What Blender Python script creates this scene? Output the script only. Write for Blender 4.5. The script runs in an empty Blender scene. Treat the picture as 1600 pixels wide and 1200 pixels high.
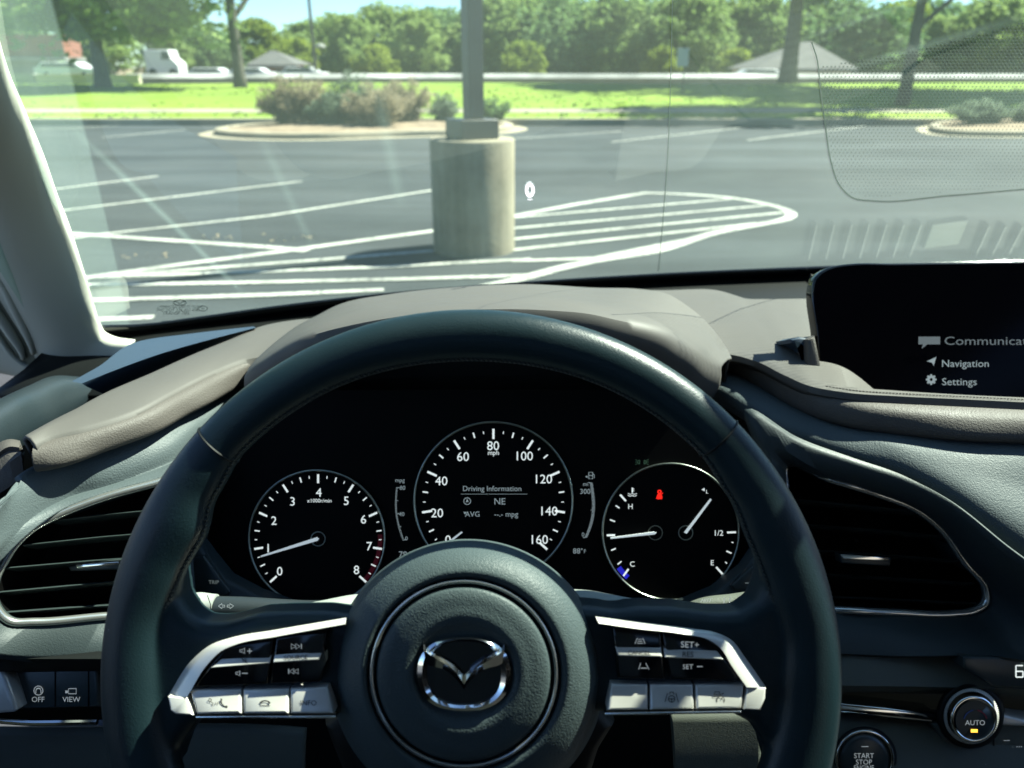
import bpy, bmesh, math, random
from mathutils import Vector, Matrix, noise as mnoise
R = math.radians
SC = bpy.context.scene
COL = SC.collection
random.seed(7)

# ------------------------------------------------------------------ camera, sky, sun, exposure
F = 1200.0                      # focal length in pixels of the 1600 px wide photograph
TH = R(22.4)                    # the camera looks down by this angle
CAM = Vector((0, 0, 1.2))
FW = Vector((0, math.cos(TH), -math.sin(TH)))
UP = Vector((0, math.sin(TH), math.cos(TH)))
RT = Vector((1, 0, 0))
cd = bpy.data.cameras.new('camera')
cam = bpy.data.objects.new('camera', cd)
COL.objects.link(cam)
cam.location = CAM
cam.rotation_euler = (R(90) - TH, 0, 0)
cd.sensor_width = 36
cd.lens = 36 * F / 1600
cd.clip_start = 0.02
cd.clip_end = 3000
cd.dof.use_dof = True
cd.dof.focus_distance = 0.50
cd.dof.aperture_fstop = 9.0
SC.camera = cam

SUN = Vector((0.590, 0.280, 0.757)).normalized()
wd = bpy.data.worlds.new('World')
SC.world = wd
wd.use_nodes = True
wn = wd.node_tree
bg = wn.nodes['Background']
sky = wn.nodes.new('ShaderNodeTexSky')
sky.sky_type = 'NISHITA'
sky.sun_disc = False
sky.sun_elevation = math.asin(SUN.z)
sky.sun_rotation = math.atan2(SUN.x, SUN.y)
sky.dust_density = 0.1
sky.ozone_density = 6.0
sky.air_density = 0.8
wn.links.new(sky.outputs[0], bg.inputs[0])
bg.inputs[1].default_value = 0.05
sl = bpy.data.lights.new('sun', 'SUN')
sl.energy = 4.6
sl.angle = R(0.5)
sl.color = (1, 0.95, 0.86)
sun = bpy.data.objects.new('sun', sl)
COL.objects.link(sun)
sun.rotation_euler = SUN.to_track_quat('Z', 'Y').to_euler()
SC.view_settings.view_transform = 'Standard'
SC.view_settings.look = 'None'
SC.view_settings.exposure = 2.35
SC.view_settings.gamma = 1
SC.render.engine = 'CYCLES'
SC.cycles.use_denoising = True
SC.cycles.max_bounces = 8
SC.cycles.transparent_max_bounces = 24
SC.cycles.caustics_reflective = False
SC.cycles.caustics_refractive = False


# ------------------------------------------------------------------ helpers
def W(u, v, z):
    """the point of the place seen at photograph pixel u, v, z metres along the optical axis"""
    if callable(z):
        z = z(u, v)
    return CAM + FW * z + RT * ((u - 800) / F * z) + UP * ((600 - v) / F * z)


def zh(u, v, h):
    """depth at which that line of sight meets the level h (relative to the camera)"""
    return h / (-math.sin(TH) + (600 - v) / F * math.cos(TH))


def H(u, v, h):
    return W(u, v, zh(u, v, h))


def G(u, v, h=0.0):
    return H(u, v, h - CAM.z)


def cr(pts, n, closed=False, idx=False):
    """n points evenly spaced along a smooth curve through pts"""
    P = [Vector(p) for p in pts]
    m = len(P)
    out = []
    segs = m if closed else m - 1
    K = 14
    for i in range(segs):
        if closed:
            a, b, c, d = P[(i - 1) % m], P[i], P[(i + 1) % m], P[(i + 2) % m]
        else:
            b, c = P[i], P[i + 1]
            a = P[i - 1] if i > 0 else b * 2 - c
            d = P[i + 2] if i + 2 < m else c * 2 - b
        # centripetal-like tangents scaled by chord lengths keep the curve from overshooting
        l1, l2, l3 = max((b - a).length, 1e-9), max((c - b).length, 1e-9), max((d - c).length, 1e-9)
        t1 = ((b - a) / l1 * l2 + (c - b) / l2 * l1) / (l1 + l2) * l2
        t2 = ((c - b) / l2 * l3 + (d - c) / l3 * l2) / (l2 + l3) * l2
        for k in range(K):
            t = k / K
            t_2, t_3 = t * t, t * t * t
            out.append(b * (2 * t_3 - 3 * t_2 + 1) + t1 * (t_3 - 2 * t_2 + t) + c * (-2 * t_3 + 3 * t_2) + t2 * (t_3 - t_2))
    out.append(P[0].copy() if closed else P[-1].copy())
    if idx:
        res = []
        for k in range(n):
            x = k * (len(out) - 1) / (n if closed else n - 1)
            i = min(int(x), len(out) - 2)
            res.append(out[i].lerp(out[i + 1], x - i))
        return res
    L = [0.0]
    for i in range(1, len(out)):
        L.append(L[-1] + (out[i] - out[i - 1]).length)
    tot = L[-1]
    res = []
    j = 0
    cnt = n if closed else n - 1
    for k in range(n):
        s = tot * k / cnt
        while j < len(L) - 2 and L[j + 1] < s:
            j += 1
        d = L[j + 1] - L[j]
        f = (s - L[j]) / d if d > 1e-12 else 0
        res.append(out[j].lerp(out[j + 1], min(max(f, 0), 1)))
    return res


class MB:
    def __init__(self):
        self.v, self.f = [], []

    def add(self, vs, fs):
        o = len(self.v)
        self.v += [Vector(p) for p in vs]
        self.f += [tuple(i + o for i in f) for f in fs]
        return self

    def grid(self, rows, closed_u=False, closed_v=False):
        nr, nc = len(rows), len(rows[0])
        fs = []
        for i in range(nr if closed_v else nr - 1):
            for j in range(nc if closed_u else nc - 1):
                a, b = i * nc + j, i * nc + (j + 1) % nc
                c, d = ((i + 1) % nr) * nc + (j + 1) % nc, ((i + 1) % nr) * nc + j
                fs.append((a, b, c, d))
        return self.add([p for r in rows for p in r], fs)

    def loft(self, rows, n=60, m=0, closed=False):
        """rows: lists of world points. Each is resampled to n; m > 0 smooths across the rows"""
        same = len({len(r) for r in rows}) == 1
        rs = [cr(r, n, closed, same) for r in rows]
        if m:
            cols = [cr([r[k] for r in rs], m) for k in range(len(rs[0]))]
            rs = [[c[k] for c in cols] for k in range(m)]
        return self.grid(rs, closed_u=closed)

    def prism(self, pts, zr, depth, bev=0.0, dome=None):
        """a slab whose front face shows at pixels pts at depth zr; bev rounds its front edge"""
        P = [W(u, v, zr) for u, v in pts]
        n = len(P)
        area = sum(pts[i][0] * pts[(i + 1) % n][1] - pts[(i + 1) % n][0] * pts[i][1] for i in range(n))
        s = 1 if area > 0 else -1
        rings = []

        def inset(d):
            out = []
            for i in range(n):
                a, b, c = P[i - 1], P[i], P[(i + 1) % n]
                e1, e2 = (b - a), (c - b)
                if e1.length < 1e-9 or e2.length < 1e-9:
                    out.append(b.copy())
                    continue
                n1, n2 = FW.cross(e1.normalized()) * s, FW.cross(e2.normalized()) * s
                nn = n1 + n2
                if nn.length < 1e-6:
                    nn = n1
                nn.normalize()
                k = max(nn.dot(n1), 0.5)
                out.append(b + nn * (d / k))
            return out
        if bev > 0:
            for k in range(4):
                a = k / 3 * math.pi / 2
                rings.append([p - FW * 0 + FW * (bev * (1 - math.sin(a))) for p in inset(bev * (1 - math.cos(a)))])
        else:
            rings.append([p.copy() for p in P])
        rings.insert(0, [p + FW * depth for p in P])
        vs = [p for r in rings for p in r]
        fs = []
        for i in range(len(rings) - 1):
            for j in range(n):
                q = (i * n + j, i * n + (j + 1) % n, (i + 1) * n + (j + 1) % n, (i + 1) * n + j)
                fs.append(q if s > 0 else q[::-1])
        fr = tuple(range((len(rings) - 1) * n, len(rings) * n))
        fs.append(fr if s > 0 else fr[::-1])
        bk = tuple(range(n))
        fs.append(bk[::-1] if s > 0 else bk)
        return self.add(vs, fs)

    def box(self, lo, hi):
        x0, y0, z0 = lo
        x1, y1, z1 = hi
        return self.add([(x0, y0, z0), (x1, y0, z0), (x1, y1, z0), (x0, y1, z0), (x0, y0, z1), (x1, y0, z1), (x1, y1, z1), (x0, y1, z1)],
                        [(3, 2, 1, 0), (4, 5, 6, 7), (0, 1, 5, 4), (1, 2, 6, 5), (2, 3, 7, 6), (3, 0, 4, 7)])

    def tube(self, pts, rad, sides=10, closed=False, flat=1.0, up=None, caps=True):
        """a tube along world points; rad is a number or one per point; flat squeezes it along up"""
        n = len(pts)
        rows = []
        prev = None
        for i, p in enumerate(pts):
            a = pts[(i - 1) % n] if (closed or i > 0) else p
            b = pts[(i + 1) % n] if (closed or i < n - 1) else p
            t = (b - a).normalized()
            ref = up if up is not None else (prev if prev is not None else (Vector((0, 0, 1)) if abs(t.z) < 0.9 else Vector((0, 1, 0))))
            x = t.cross(ref)
            if x.length < 1e-6:
                x = t.cross(Vector((1, 0, 0.3)))
            x.normalize()
            y = x.cross(t).normalized()
            if up is None:
                prev = y
            r = rad[i] if isinstance(rad, (list, tuple)) else rad
            rows.append([p + x * (math.cos(2 * math.pi * k / sides) * r) + y * (math.sin(2 * math.pi * k / sides) * r * flat) for k in range(sides)])
        o = len(self.v)
        self.grid(rows, closed_u=True, closed_v=closed)
        if caps and not closed:
            self.f.append(tuple(o + k for k in range(sides))[::-1])
            self.f.append(tuple(o + (n - 1) * sides + k for k in range(sides)))
        return self

    def lathe(self, c, prof, n=96, ax=None, cap=True):
        """prof: (radius, distance along ax) from outside in; c is a world point"""
        ax = ax or FW
        x = Vector((1, 0, 0)) if abs(ax.x) < 0.9 else Vector((0, 1, 0))
        x = (x - ax * x.dot(ax)).normalized()
        y = ax.cross(x)
        rows = [[c + x * (math.cos(2 * math.pi * k / n) * r) + y * (math.sin(2 * math.pi * k / n) * r) + ax * d for k in range(n)] for r, d in prof]
        o = len(self.v)
        self.grid(rows, closed_u=True)
        if cap:
            self.f.append(tuple(o + (len(prof) - 1) * n + k for k in range(n)))
        return self

    def flat(self, pts, zr):
        P = [W(u, v, zr) for u, v in pts]
        return self.add(P, [tuple(range(len(P)))])

    def stroke(self, pts, zr, w, closed=False):
        """a flat printed line through pixels pts, w pixels wide"""
        n = len(pts)
        ed = []
        for i in range(n):
            a = Vector(pts[(i - 1) % n] if (closed or i > 0) else pts[i])
            b = Vector(pts[(i + 1) % n] if (closed or i < n - 1) else pts[i])
            t = (b - a).normalized()
            nn = Vector((-t.y, t.x)) * (w / 2)
            p = Vector(pts[i])
            ed.append((p + nn, p - nn))
        vs = []
        for a, b in ed:
            vs += [W(a.x, a.y, zr), W(b.x, b.y, zr)]
        fs = [(2 * i, 2 * i + 1, 2 * ((i + 1) % n) + 1, 2 * ((i + 1) % n)) for i in range(n if closed else n - 1)]
        return self.add(vs, fs)

    def arc(self, cx, cy, r, a0, a1, zr, w, n=24, ry=None):
        ry = ry or r
        full = abs(a1 - a0) >= 359.9
        pts = [(cx + r * math.cos(R(a0 + (a1 - a0) * k / n)), cy - ry * math.sin(R(a0 + (a1 - a0) * k / n))) for k in range(n if full else n + 1)]
        return self.stroke(pts, zr, w, closed=full)

    def text(self, s, u, v, zr, h=None, w=None, align='C', shear=0.0, rot=0.0, bold=0.0, sx=1.0):
        """flat lettering: caps h pixels high (or the string w pixels wide), centred at u, v"""
        key = (s, bold)
        if key not in TXT:
            c = bpy.data.curves.new('lettering', 'FONT')
            c.body = s
            c.size = 1
            c.resolution_u = 3
            c.offset = bold
            o = bpy.data.objects.new('lettering', c)
            me = bpy.data.meshes.new_from_object(o)
            TXT[key] = ([tuple(p.co) for p in me.vertices], [tuple(p.vertices) for p in me.polygons])
            bpy.data.objects.remove(o)
            bpy.data.meshes.remove(me)
            bpy.data.curves.remove(c)
        vs, fs = TXT[key]
        if not vs:
            return self
        x0, x1 = min(p[0] for p in vs), max(p[0] for p in vs)
        cap = 0.73
        k = h / cap if h else w / (x1 - x0)
        if h and w:
            sx = w / (x1 - x0) / k
        ox = {'C': (x0 + x1) / 2, 'L': x0, 'R': x1}[align]
        out = []
        ca, sa = math.cos(R(rot)), math.sin(R(rot))
        for p in vs:
            x = (p[0] - ox) * k * sx
            y = (p[1] - cap / 2) * k
            x += y * shear
            out.append(W(u + x * ca - y * sa, v - (x * sa + y * ca), zr))
        return self.add(out, fs)

    def build(self, name, mat, parent=None, smooth=40, mods=(), loc=None):
        me = bpy.data.meshes.new(name)
        base = Vector(loc) if loc is not None else (Vector(parent['_base']) if parent is not None else Vector((0, 0, 0)))
        me.from_pydata([tuple(p - base) for p in self.v], [], self.f)
        me.validate()
        if mat is not None:
            me.materials.append(mat)
        if smooth:
            me.polygons.foreach_set('use_smooth', [True] * len(me.polygons))
            if smooth < 180:
                me.set_sharp_from_angle(angle=R(smooth))
        o = bpy.data.objects.new(name, me)
        COL.objects.link(o)
        if parent is not None:
            o.parent = parent
            o['_base'] = tuple(base)
        else:
            o.location = base
            o['_base'] = tuple(base)
        for kind, kw in mods:
            md = o.modifiers.new(kind.lower(), kind)
            for k, val in kw.items():
                setattr(md, k, val)
        return o


TXT = {}
SOLID = lambda t: ('SOLIDIFY', dict(thickness=t, offset=-1))
BEV = lambda w, s=3: ('BEVEL', dict(width=w, segments=s, limit_method='ANGLE'))


def thing(name, label, cat, loc, group=None):
    o = bpy.data.objects.new(name, None)
    COL.objects.link(o)
    o.location = loc
    o.empty_display_size = 0.05
    o['_base'] = tuple(loc)
    o['label'] = label
    o['category'] = cat
    if group:
        o['group'] = group
    return o


def tag(o, label, cat, group=None):
    o['label'] = label
    o['category'] = cat
    if group:
        o['group'] = group
    return o


def kind(o, k):
    o['kind'] = k
    return o


# ------------------------------------------------------------------ materials
def mat(name, col, rough=0.5, metal=0.0, spec=0.5, emit=None, estr=0.0, coat=0.0):
    m = bpy.data.materials.new(name)
    m.use_nodes = True
    b = m.node_tree.nodes['Principled BSDF']
    b.inputs['Base Color'].default_value = (*col, 1)
    b.inputs['Roughness'].default_value = rough
    b.inputs['Metallic'].default_value = metal
    b.inputs['Specular IOR Level'].default_value = spec
    b.inputs['Coat Weight'].default_value = coat
    if emit:
        b.inputs['Emission Color'].default_value = (*emit, 1)
        b.inputs['Emission Strength'].default_value = estr
    return m


def nodes(m):
    nt = m.node_tree
    return nt, nt.nodes['Principled BSDF'], nt.nodes.new, nt.links.new


def grain(m, scale, dist, strength=0.6, detail=2.0, kind='VORONOI', var=0.25):
    """leather or moulded-plastic grain as bump, with a little change of tone and sheen"""
    nt, b, N, L = nodes(m)
    tc = N('ShaderNodeTexCoord')
    if kind == 'VORONOI':
        t = N('ShaderNodeTexVoronoi')
        t.feature = 'SMOOTH_F1'
        t.inputs['Scale'].default_value = scale
        t.inputs['Smoothness'].default_value = 0.4
        nz = N('ShaderNodeTexNoise')
        nz.inputs['Scale'].default_value = scale * 0.35
        mx = N('ShaderNodeMix')
        mx.data_type = 'VECTOR'
        mx.inputs['Factor'].default_value = 0.0035
        L(tc.outputs['Object'], nz.inputs['Vector'])
        L(tc.outputs['Object'], mx.inputs[4])
        L(nz.outputs['Color'], mx.inputs[5])
        L(mx.outputs[1], t.inputs['Vector'])
        h = t.outputs['Distance']
    else:
        t = N('ShaderNodeTexNoise')
        t.inputs['Scale'].default_value = scale
        t.inputs['Detail'].default_value = detail
        L(tc.outputs['Object'], t.inputs['Vector'])
        h = t.outputs['Fac']
    bp = N('ShaderNodeBump')
    bp.inputs['Distance'].default_value = dist
    bp.inputs['Strength'].default_value = strength
    L(h, bp.inputs['Height'])
    L(bp.outputs[0], b.inputs['Normal'])
    n2 = N('ShaderNodeTexNoise')
    n2.inputs['Scale'].default_value = 14
    n2.inputs['Detail'].default_value = 5
    L(tc.outputs['Object'], n2.inputs['Vector'])
    mr = N('ShaderNodeMapRange')
    r0 = b.inputs['Roughness'].default_value
    mr.inputs['From Min'].default_value = 0.3
    mr.inputs['From Max'].default_value = 0.7
    mr.inputs['To Min'].default_value = max(r0 - var * 0.35, 0.05)
    mr.inputs['To Max'].default_value = min(r0 + var * 0.35, 1)
    L(n2.outputs['Fac'], mr.inputs['Value'])
    L(mr.outputs[0], b.inputs['Roughness'])
    # dust specks: a few tiny pale points
    v = N('ShaderNodeTexVoronoi')
    v.inputs['Scale'].default_value = 130
    L(tc.outputs['Object'], v.inputs['Vector'])
    lt = N('ShaderNodeMath')
    lt.operation = 'LESS_THAN'
    lt.inputs[1].default_value = 0.035
    L(v.outputs['Distance'], lt.inputs[0])
    gt = N('ShaderNodeSeparateColor')
    L(v.outputs['Color'], gt.inputs[0])
    g2 = N('ShaderNodeMath')
    g2.operation = 'GREATER_THAN'
    g2.inputs[1].default_value = 0.93
    L(gt.outputs[0], g2.inputs[0])
    ml = N('ShaderNodeMath')
    ml.operation = 'MULTIPLY'
    L(lt.outputs[0], ml.inputs[0])
    L(g2.outputs[0], ml.inputs[1])
    c = N('ShaderNodeMix')
    c.data_type = 'RGBA'
    col = b.inputs['Base Color'].default_value[:]
    c.inputs[6].default_value = col
    c.inputs[7].default_value = (0.35, 0.35, 0.33, 1)
    L(ml.outputs[0], c.inputs['Factor'])
    L(c.outputs[2], b.inputs['Base Color'])
    return m


def mottled(name, cols, scale, rough=0.9, detail=6, bump=0.0, spec=0.2, dist=0.02):
    m = mat(name, cols[0], rough, spec=spec)
    nt, b, N, L = nodes(m)
    tc = N('ShaderNodeTexCoord')
    n = N('ShaderNodeTexNoise')
    n.inputs['Scale'].default_value = scale
    n.inputs['Detail'].default_value = detail
    n.inputs['Roughness'].default_value = 0.65
    L(tc.outputs['Object'], n.inputs['Vector'])
    r = N('ShaderNodeValToRGB')
    e = r.color_ramp.elements
    e[0].position, e[1].position = 0.32, 0.68
    e[0].color = (*cols[0], 1)
    e[1].color = (*cols[-1], 1)
    for i, c in enumerate(cols[1:-1]):
        q = e.new(0.32 + 0.36 * (i + 1) / (len(cols) - 1))
        q.color = (*c, 1)
    L(n.outputs['Fac'], r.inputs[0])
    L(r.outputs[0], b.inputs['Base Color'])
    if bump:
        bp = N('ShaderNodeBump')
        bp.inputs['Strength'].default_value = bump
        bp.inputs['Distance'].default_value = dist
        n2 = N('ShaderNodeTexNoise')
        n2.inputs['Scale'].default_value = scale * 12
        n2.inputs['Detail'].default_value = 4
        L(tc.outputs['Object'], n2.inputs['Vector'])
        L(n2.outputs['Fac'], bp.inputs['Height'])
        L(bp.outputs[0], b.inputs['Normal'])
    return m


M = {}
M['leather'] = grain(mat('black_leather', (0.0075, 0.0185, 0.0225), 0.38, spec=0.30), 1300, 0.0003, 0.24)
M['hub'] = grain(mat('hub_vinyl', (0.046, 0.062, 0.064), 0.48, spec=0.20), 1050, 0.0004, 0.45)
M['brown'] = grain(mat('brown_top_pad', (0.078, 0.073, 0.067), 0.62, spec=0.3), 1400, 0.0002, 0.25)
M['brown_grain'] = grain(mat('brown_leather', (0.076, 0.068, 0.061), 0.60, spec=0.28), 800, 0.0005, 0.45)
M['pad'] = grain(mat('blue_black_pad', (0.058, 0.074, 0.078), 0.58, spec=0.32), 820, 0.0005, 0.45)
M['fascia'] = grain(mat('fascia_plastic', (0.026, 0.036, 0.038), 0.55, spec=0.35), 1000, 0.0003, 0.4)
M['lower'] = grain(mat('lower_panel_plastic', (0.075, 0.082, 0.066), 0.60, spec=0.3), 1300, 0.0003, 0.4)
M['black'] = mat('black_plastic', (0.004, 0.005, 0.005), 0.55, spec=0.2)
M['slat'] = mat('slat_plastic', (0.026, 0.036, 0.036), 0.32, spec=0.5)
M['gloss'] = mat('gloss_black', (0.004, 0.005, 0.006), 0.10, spec=0.5)
M['dial'] = mat('dial_black', (0.0012, 0.0012, 0.0012), 0.6, spec=0.08)
M['chrome'] = mat('chrome', (0.82, 0.82, 0.78), 0.10, 1.0)
M['satin'] = grain(mat('satin_silver', (0.60, 0.58, 0.53), 0.32, 0.3), 2500, 0.00003, 0.1, var=0.1)
M['vent_trim'] = mat('vent_trim', (0.55, 0.56, 0.53), 0.22, 0.85)
M['dial_ring'] = mat('dial_ring', (0.40, 0.44, 0.38), 0.30, 1.0)
M['print'] = mat('lit_white_print', (0.6, 0.62, 0.6), 0.6, emit=(0.85, 0.92, 0.88), estr=0.16)
M['print_dim'] = mat('dim_print', (0.22, 0.24, 0.23), 0.6, emit=(0.7, 0.85, 0.8), estr=0.03)
M['print_blue'] = mat('screen_print', (0.2, 0.2, 0.2), 0.6, emit=(0.55, 0.68, 0.70), estr=0.07)
M['needle'] = mat('needle_white', (0.6, 0.62, 0.62), 0.5, emit=(0.7, 0.8, 0.82), estr=0.10)
M['white'] = mat('white_print', (0.55, 0.57, 0.55), 0.6, emit=(0.85, 0.92, 0.88), estr=0.05)
M['dark_print'] = mat('dark_print', (0.01, 0.01, 0.01), 0.6)
M['red_lamp'] = mat('red_lamp', (0.3, 0.0, 0.0), 0.5, emit=(1, 0.02, 0.01), estr=0.22)
M['red_zone'] = mat('red_zone', (0.03, 0.0, 0.005), 0.5, emit=(0.5, 0.0, 0.02), estr=0.008)
M['blue_zone'] = mat('blue_zone', (0.01, 0.01, 0.2), 0.5, emit=(0.03, 0.03, 1), estr=0.09)
M['green_lamp'] = mat('green_lamp', (0.02, 0.05, 0.03), 0.5, emit=(0.15, 0.35, 0.2), estr=0.03)
M['amber'] = mat('amber_lamp', (0.5, 0.25, 0.05), 0.5, emit=(1, 0.5, 0.05), estr=0.5)
M['hud'] = mat('hud_light', (0.8, 0.8, 0.9), 0.5, emit=(0.95, 0.9, 1), estr=0.45)
M['cream'] = grain(mat('cream_trim', (0.52, 0.53, 0.45), 0.75, spec=0.2), 900, 0.0003, 0.3, kind='NOISE')
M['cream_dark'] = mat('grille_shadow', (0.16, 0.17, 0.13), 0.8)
M['door'] = grain(mat('door_pad', (0.012, 0.019, 0.023), 0.40, spec=0.5), 700, 0.0003, 0.3)
M['tri'] = grain(mat('corner_panel', (0.030, 0.050, 0.078), 0.58, spec=0.25), 900, 0.0002, 0.25)
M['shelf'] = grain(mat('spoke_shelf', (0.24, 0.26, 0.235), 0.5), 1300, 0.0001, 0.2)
M['stalk'] = grain(mat('stalk_plastic', (0.014, 0.019, 0.021), 0.45), 1500, 0.0002, 0.3)
M['stitch'] = mat('stitch_thread', (0.012, 0.018, 0.018), 0.7)
M['screen'] = mat('screen_glass', (0.002, 0.002, 0.003), 0.12, spec=0.06)
M['paint'] = mat('car_paint', (0.03, 0.05, 0.09), 0.35, 0.3, coat=0.2)
M['headliner'] = mat('headliner', (0.30, 0.30, 0.28), 0.9)
M['seat'] = mat('seat_leather', (0.40, 0.38, 0.34), 0.6)

# windscreen: clear tinted glass with its reflection and a film of dust
g = bpy.data.materials.new('windscreen_glass')
g.use_nodes = True
nt = g.node_tree
nt.nodes.clear()
N, L = nt.nodes.new, nt.links.new
out = N('ShaderNodeOutputMaterial')
tr = N('ShaderNodeBsdfTransparent')
tr.inputs[0].default_value = (0.84, 0.97, 0.89, 1)
gl = N('ShaderNodeBsdfGlossy')
gl.inputs['Roughness'].default_value = 0.02
gl.inputs['Color'].default_value = (0.95, 1.0, 0.97, 1)
geo = N('ShaderNodeNewGeometry')
dt = N('ShaderNodeVectorMath')
dt.operation = 'DOT_PRODUCT'
L(geo.outputs['Incoming'], dt.inputs[0])
L(geo.outputs['Normal'], dt.inputs[1])
ab = N('ShaderNodeMath')
ab.operation = 'ABSOLUTE'
L(dt.outputs['Value'], ab.inputs[0])
om = N('ShaderNodeMath')
om.operation = 'SUBTRACT'
om.inputs[0].default_value = 1.0
L(ab.outputs[0], om.inputs[1])
pw = N('ShaderNodeMath')
pw.operation = 'POWER'
pw.inputs[1].default_value = 5.0
L(om.outputs[0], pw.inputs[0])
fr = N('ShaderNodeMath')
fr.operation = 'MULTIPLY_ADD'
fr.inputs[1].default_value = 0.90
fr.inputs[2].default_value = 0.085
L(pw.outputs[0], fr.inputs[0])
m1 = N('ShaderNodeMixShader')
L(fr.outputs[0], m1.inputs[0])
L(tr.outputs[0], m1.inputs[1])
L(gl.outputs[0], m1.inputs[2])
tl = N('ShaderNodeBsdfTranslucent')
tl.inputs[0].default_value = (0.62, 0.95, 0.78, 1)
tc = N('ShaderNodeTexCoord')
nz = N('ShaderNodeTexNoise')
nz.inputs['Scale'].default_value = 9
nz.inputs['Detail'].default_value = 6
L(tc.outputs['Object'], nz.inputs['Vector'])
mr = N('ShaderNodeMapRange')
mr.inputs['From Min'].default_value = 0.3
mr.inputs['From Max'].default_value = 0.7
mr.inputs['To Min'].default_value = 0.013
mr.inputs['To Max'].default_value = 0.024
L(nz.outputs['Fac'], mr.inputs['Value'])
vo = N('ShaderNodeTexVoronoi')
vo.inputs['Scale'].default_value = 85
L(tc.outputs['Object'], vo.inputs['Vector'])
lt = N('ShaderNodeMath')
lt.operation = 'LESS_THAN'
lt.inputs[1].default_value = 0.05
L(vo.outputs['Distance'], lt.inputs[0])
sp = N('ShaderNodeSeparateColor')
L(vo.outputs['Color'], sp.inputs[0])
gt = N('ShaderNodeMath')
gt.operation = 'GREATER_THAN'
gt.inputs[1].default_value = 0.985
L(sp.outputs[0], gt.inputs[0])
ml = N('ShaderNodeMath')
ml.operation = 'MULTIPLY'
L(lt.outputs[0], ml.inputs[0])
L(gt.outputs[0], ml.inputs[1])
ad = N('ShaderNodeMath')
ad.operation = 'MULTIPLY_ADD'
ad.inputs[1].default_value = 0.35
L(ml.outputs[0], ad.inputs[0])
L(mr.outputs[0], ad.inputs[2])
m2 = N('ShaderNodeMixShader')
L(ad.outputs[0], m2.inputs[0])
L(m1.outputs[0], m2.inputs[1])
L(tl.outputs[0], m2.inputs[2])
L(m2.outputs[0], out.inputs[0])
M['glass'] = g

M['asphalt'] = mottled('asphalt', [(0.026, 0.030, 0.034), (0.035, 0.039, 0.043), (0.046, 0.049, 0.052)], 0.35, 0.9, 8, 0.3)
M['concrete'] = mottled('concrete', [(0.150, 0.132, 0.092), (0.205, 0.180, 0.130), (0.25, 0.22, 0.16)], 3.0, 0.9, 6, 0.2, dist=0.01)
M['kerb'] = mottled('kerb_concrete', [(0.22, 0.19, 0.14), (0.32, 0.28, 0.21)], 1.5, 0.9, 6, 0.2)
M['walk'] = mottled('pavement_concrete', [(0.20, 0.175, 0.135), (0.27, 0.24, 0.19)], 0.8, 0.9, 6)
M['paint_line'] = mottled('line_paint', [(0.22, 0.22, 0.20), (0.38, 0.38, 0.34), (0.46, 0.46, 0.41)], 1.6, 0.8, 8)
nt, b, N, L = nodes(M['paint_line'])
tc = N('ShaderNodeTexCoord')
wn_ = N('ShaderNodeTexNoise')
wn_.inputs['Scale'].default_value = 26
wn_.inputs['Detail'].default_value = 8
wn_.inputs['Roughness'].default_value = 0.75
L(tc.outputs['Object'], wn_.inputs['Vector'])
wr = N('ShaderNodeMapRange')
wr.inputs['From Min'].default_value = 0.40
wr.inputs['From Max'].default_value = 0.47
L(wn_.outputs['Fac'], wr.inputs['Value'])
wm_ = N('ShaderNodeMix')
wm_.data_type = 'RGBA'
src = b.inputs['Base Color'].links[0].from_socket
L(wr.outputs[0], wm_.inputs['Factor'])
wm_.inputs[6].default_value = (0.09, 0.092, 0.092, 1)
L(src, wm_.inputs[7])
L(wm_.outputs[2], b.inputs['Base Color'])
# asphalt: oil stains, tyre-polished streaks and fine aggregate
nt, b, N, L = nodes(M['asphalt'])
tc = N('ShaderNodeTexCoord')
mp = N('ShaderNodeMapping')
mp.inputs['Scale'].default_value = (0.10, 0.75, 1)
mp.inputs['Rotation'].default_value = (0, 0, 0.22)
L(tc.outputs['Object'], mp.inputs['Vector'])
sn = N('ShaderNodeTexNoise')
sn.inputs['Scale'].default_value = 1.0
sn.inputs['Detail'].default_value = 7
sn.inputs['Roughness'].default_value = 0.6
L(mp.outputs[0], sn.inputs['Vector'])
fn = N('ShaderNodeTexNoise')
fn.inputs['Scale'].default_value = 60
fn.inputs['Detail'].default_value = 3
L(tc.outputs['Object'], fn.inputs['Vector'])
vs_ = N('ShaderNodeTexVoronoi')
vs_.inputs['Scale'].default_value = 0.45
L(tc.outputs['Object'], vs_.inputs['Vector'])
m_a = N('ShaderNodeMapRange')
m_a.inputs['From Min'].default_value = 0.3
m_a.inputs['From Max'].default_value = 0.7
m_a.inputs['To Min'].default_value = 0.62
m_a.inputs['To Max'].default_value = 1.45
L(sn.outputs['Fac'], m_a.inputs['Value'])
m_b = N('ShaderNodeMapRange')
m_b.inputs['To Min'].default_value = 0.6
m_b.inputs['To Max'].default_value = 1.4
L(fn.outputs['Fac'], m_b.inputs['Value'])
m_c = N('ShaderNodeMapRange')
m_c.inputs['From Min'].default_value = 0.05
m_c.inputs['From Max'].default_value = 0.22
m_c.inputs['To Min'].default_value = 0.72
L(vs_.outputs['Distance'], m_c.inputs['Value'])
p1_ = N('ShaderNodeMath')
p1_.operation = 'MULTIPLY'
L(m_a.outputs[0], p1_.inputs[0])
L(m_b.outputs[0], p1_.inputs[1])
p2_ = N('ShaderNodeMath')
p2_.operation = 'MULTIPLY'
L(p1_.outputs[0], p2_.inputs[0])
L(m_c.outputs[0], p2_.inputs[1])
vm = N('ShaderNodeVectorMath')
vm.operation = 'SCALE'
L(b.inputs['Base Color'].links[0].from_socket, vm.inputs[0])
L(p2_.outputs[0], vm.inputs['Scale'])
L(vm.outputs[0], b.inputs['Base Color'])
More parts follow.
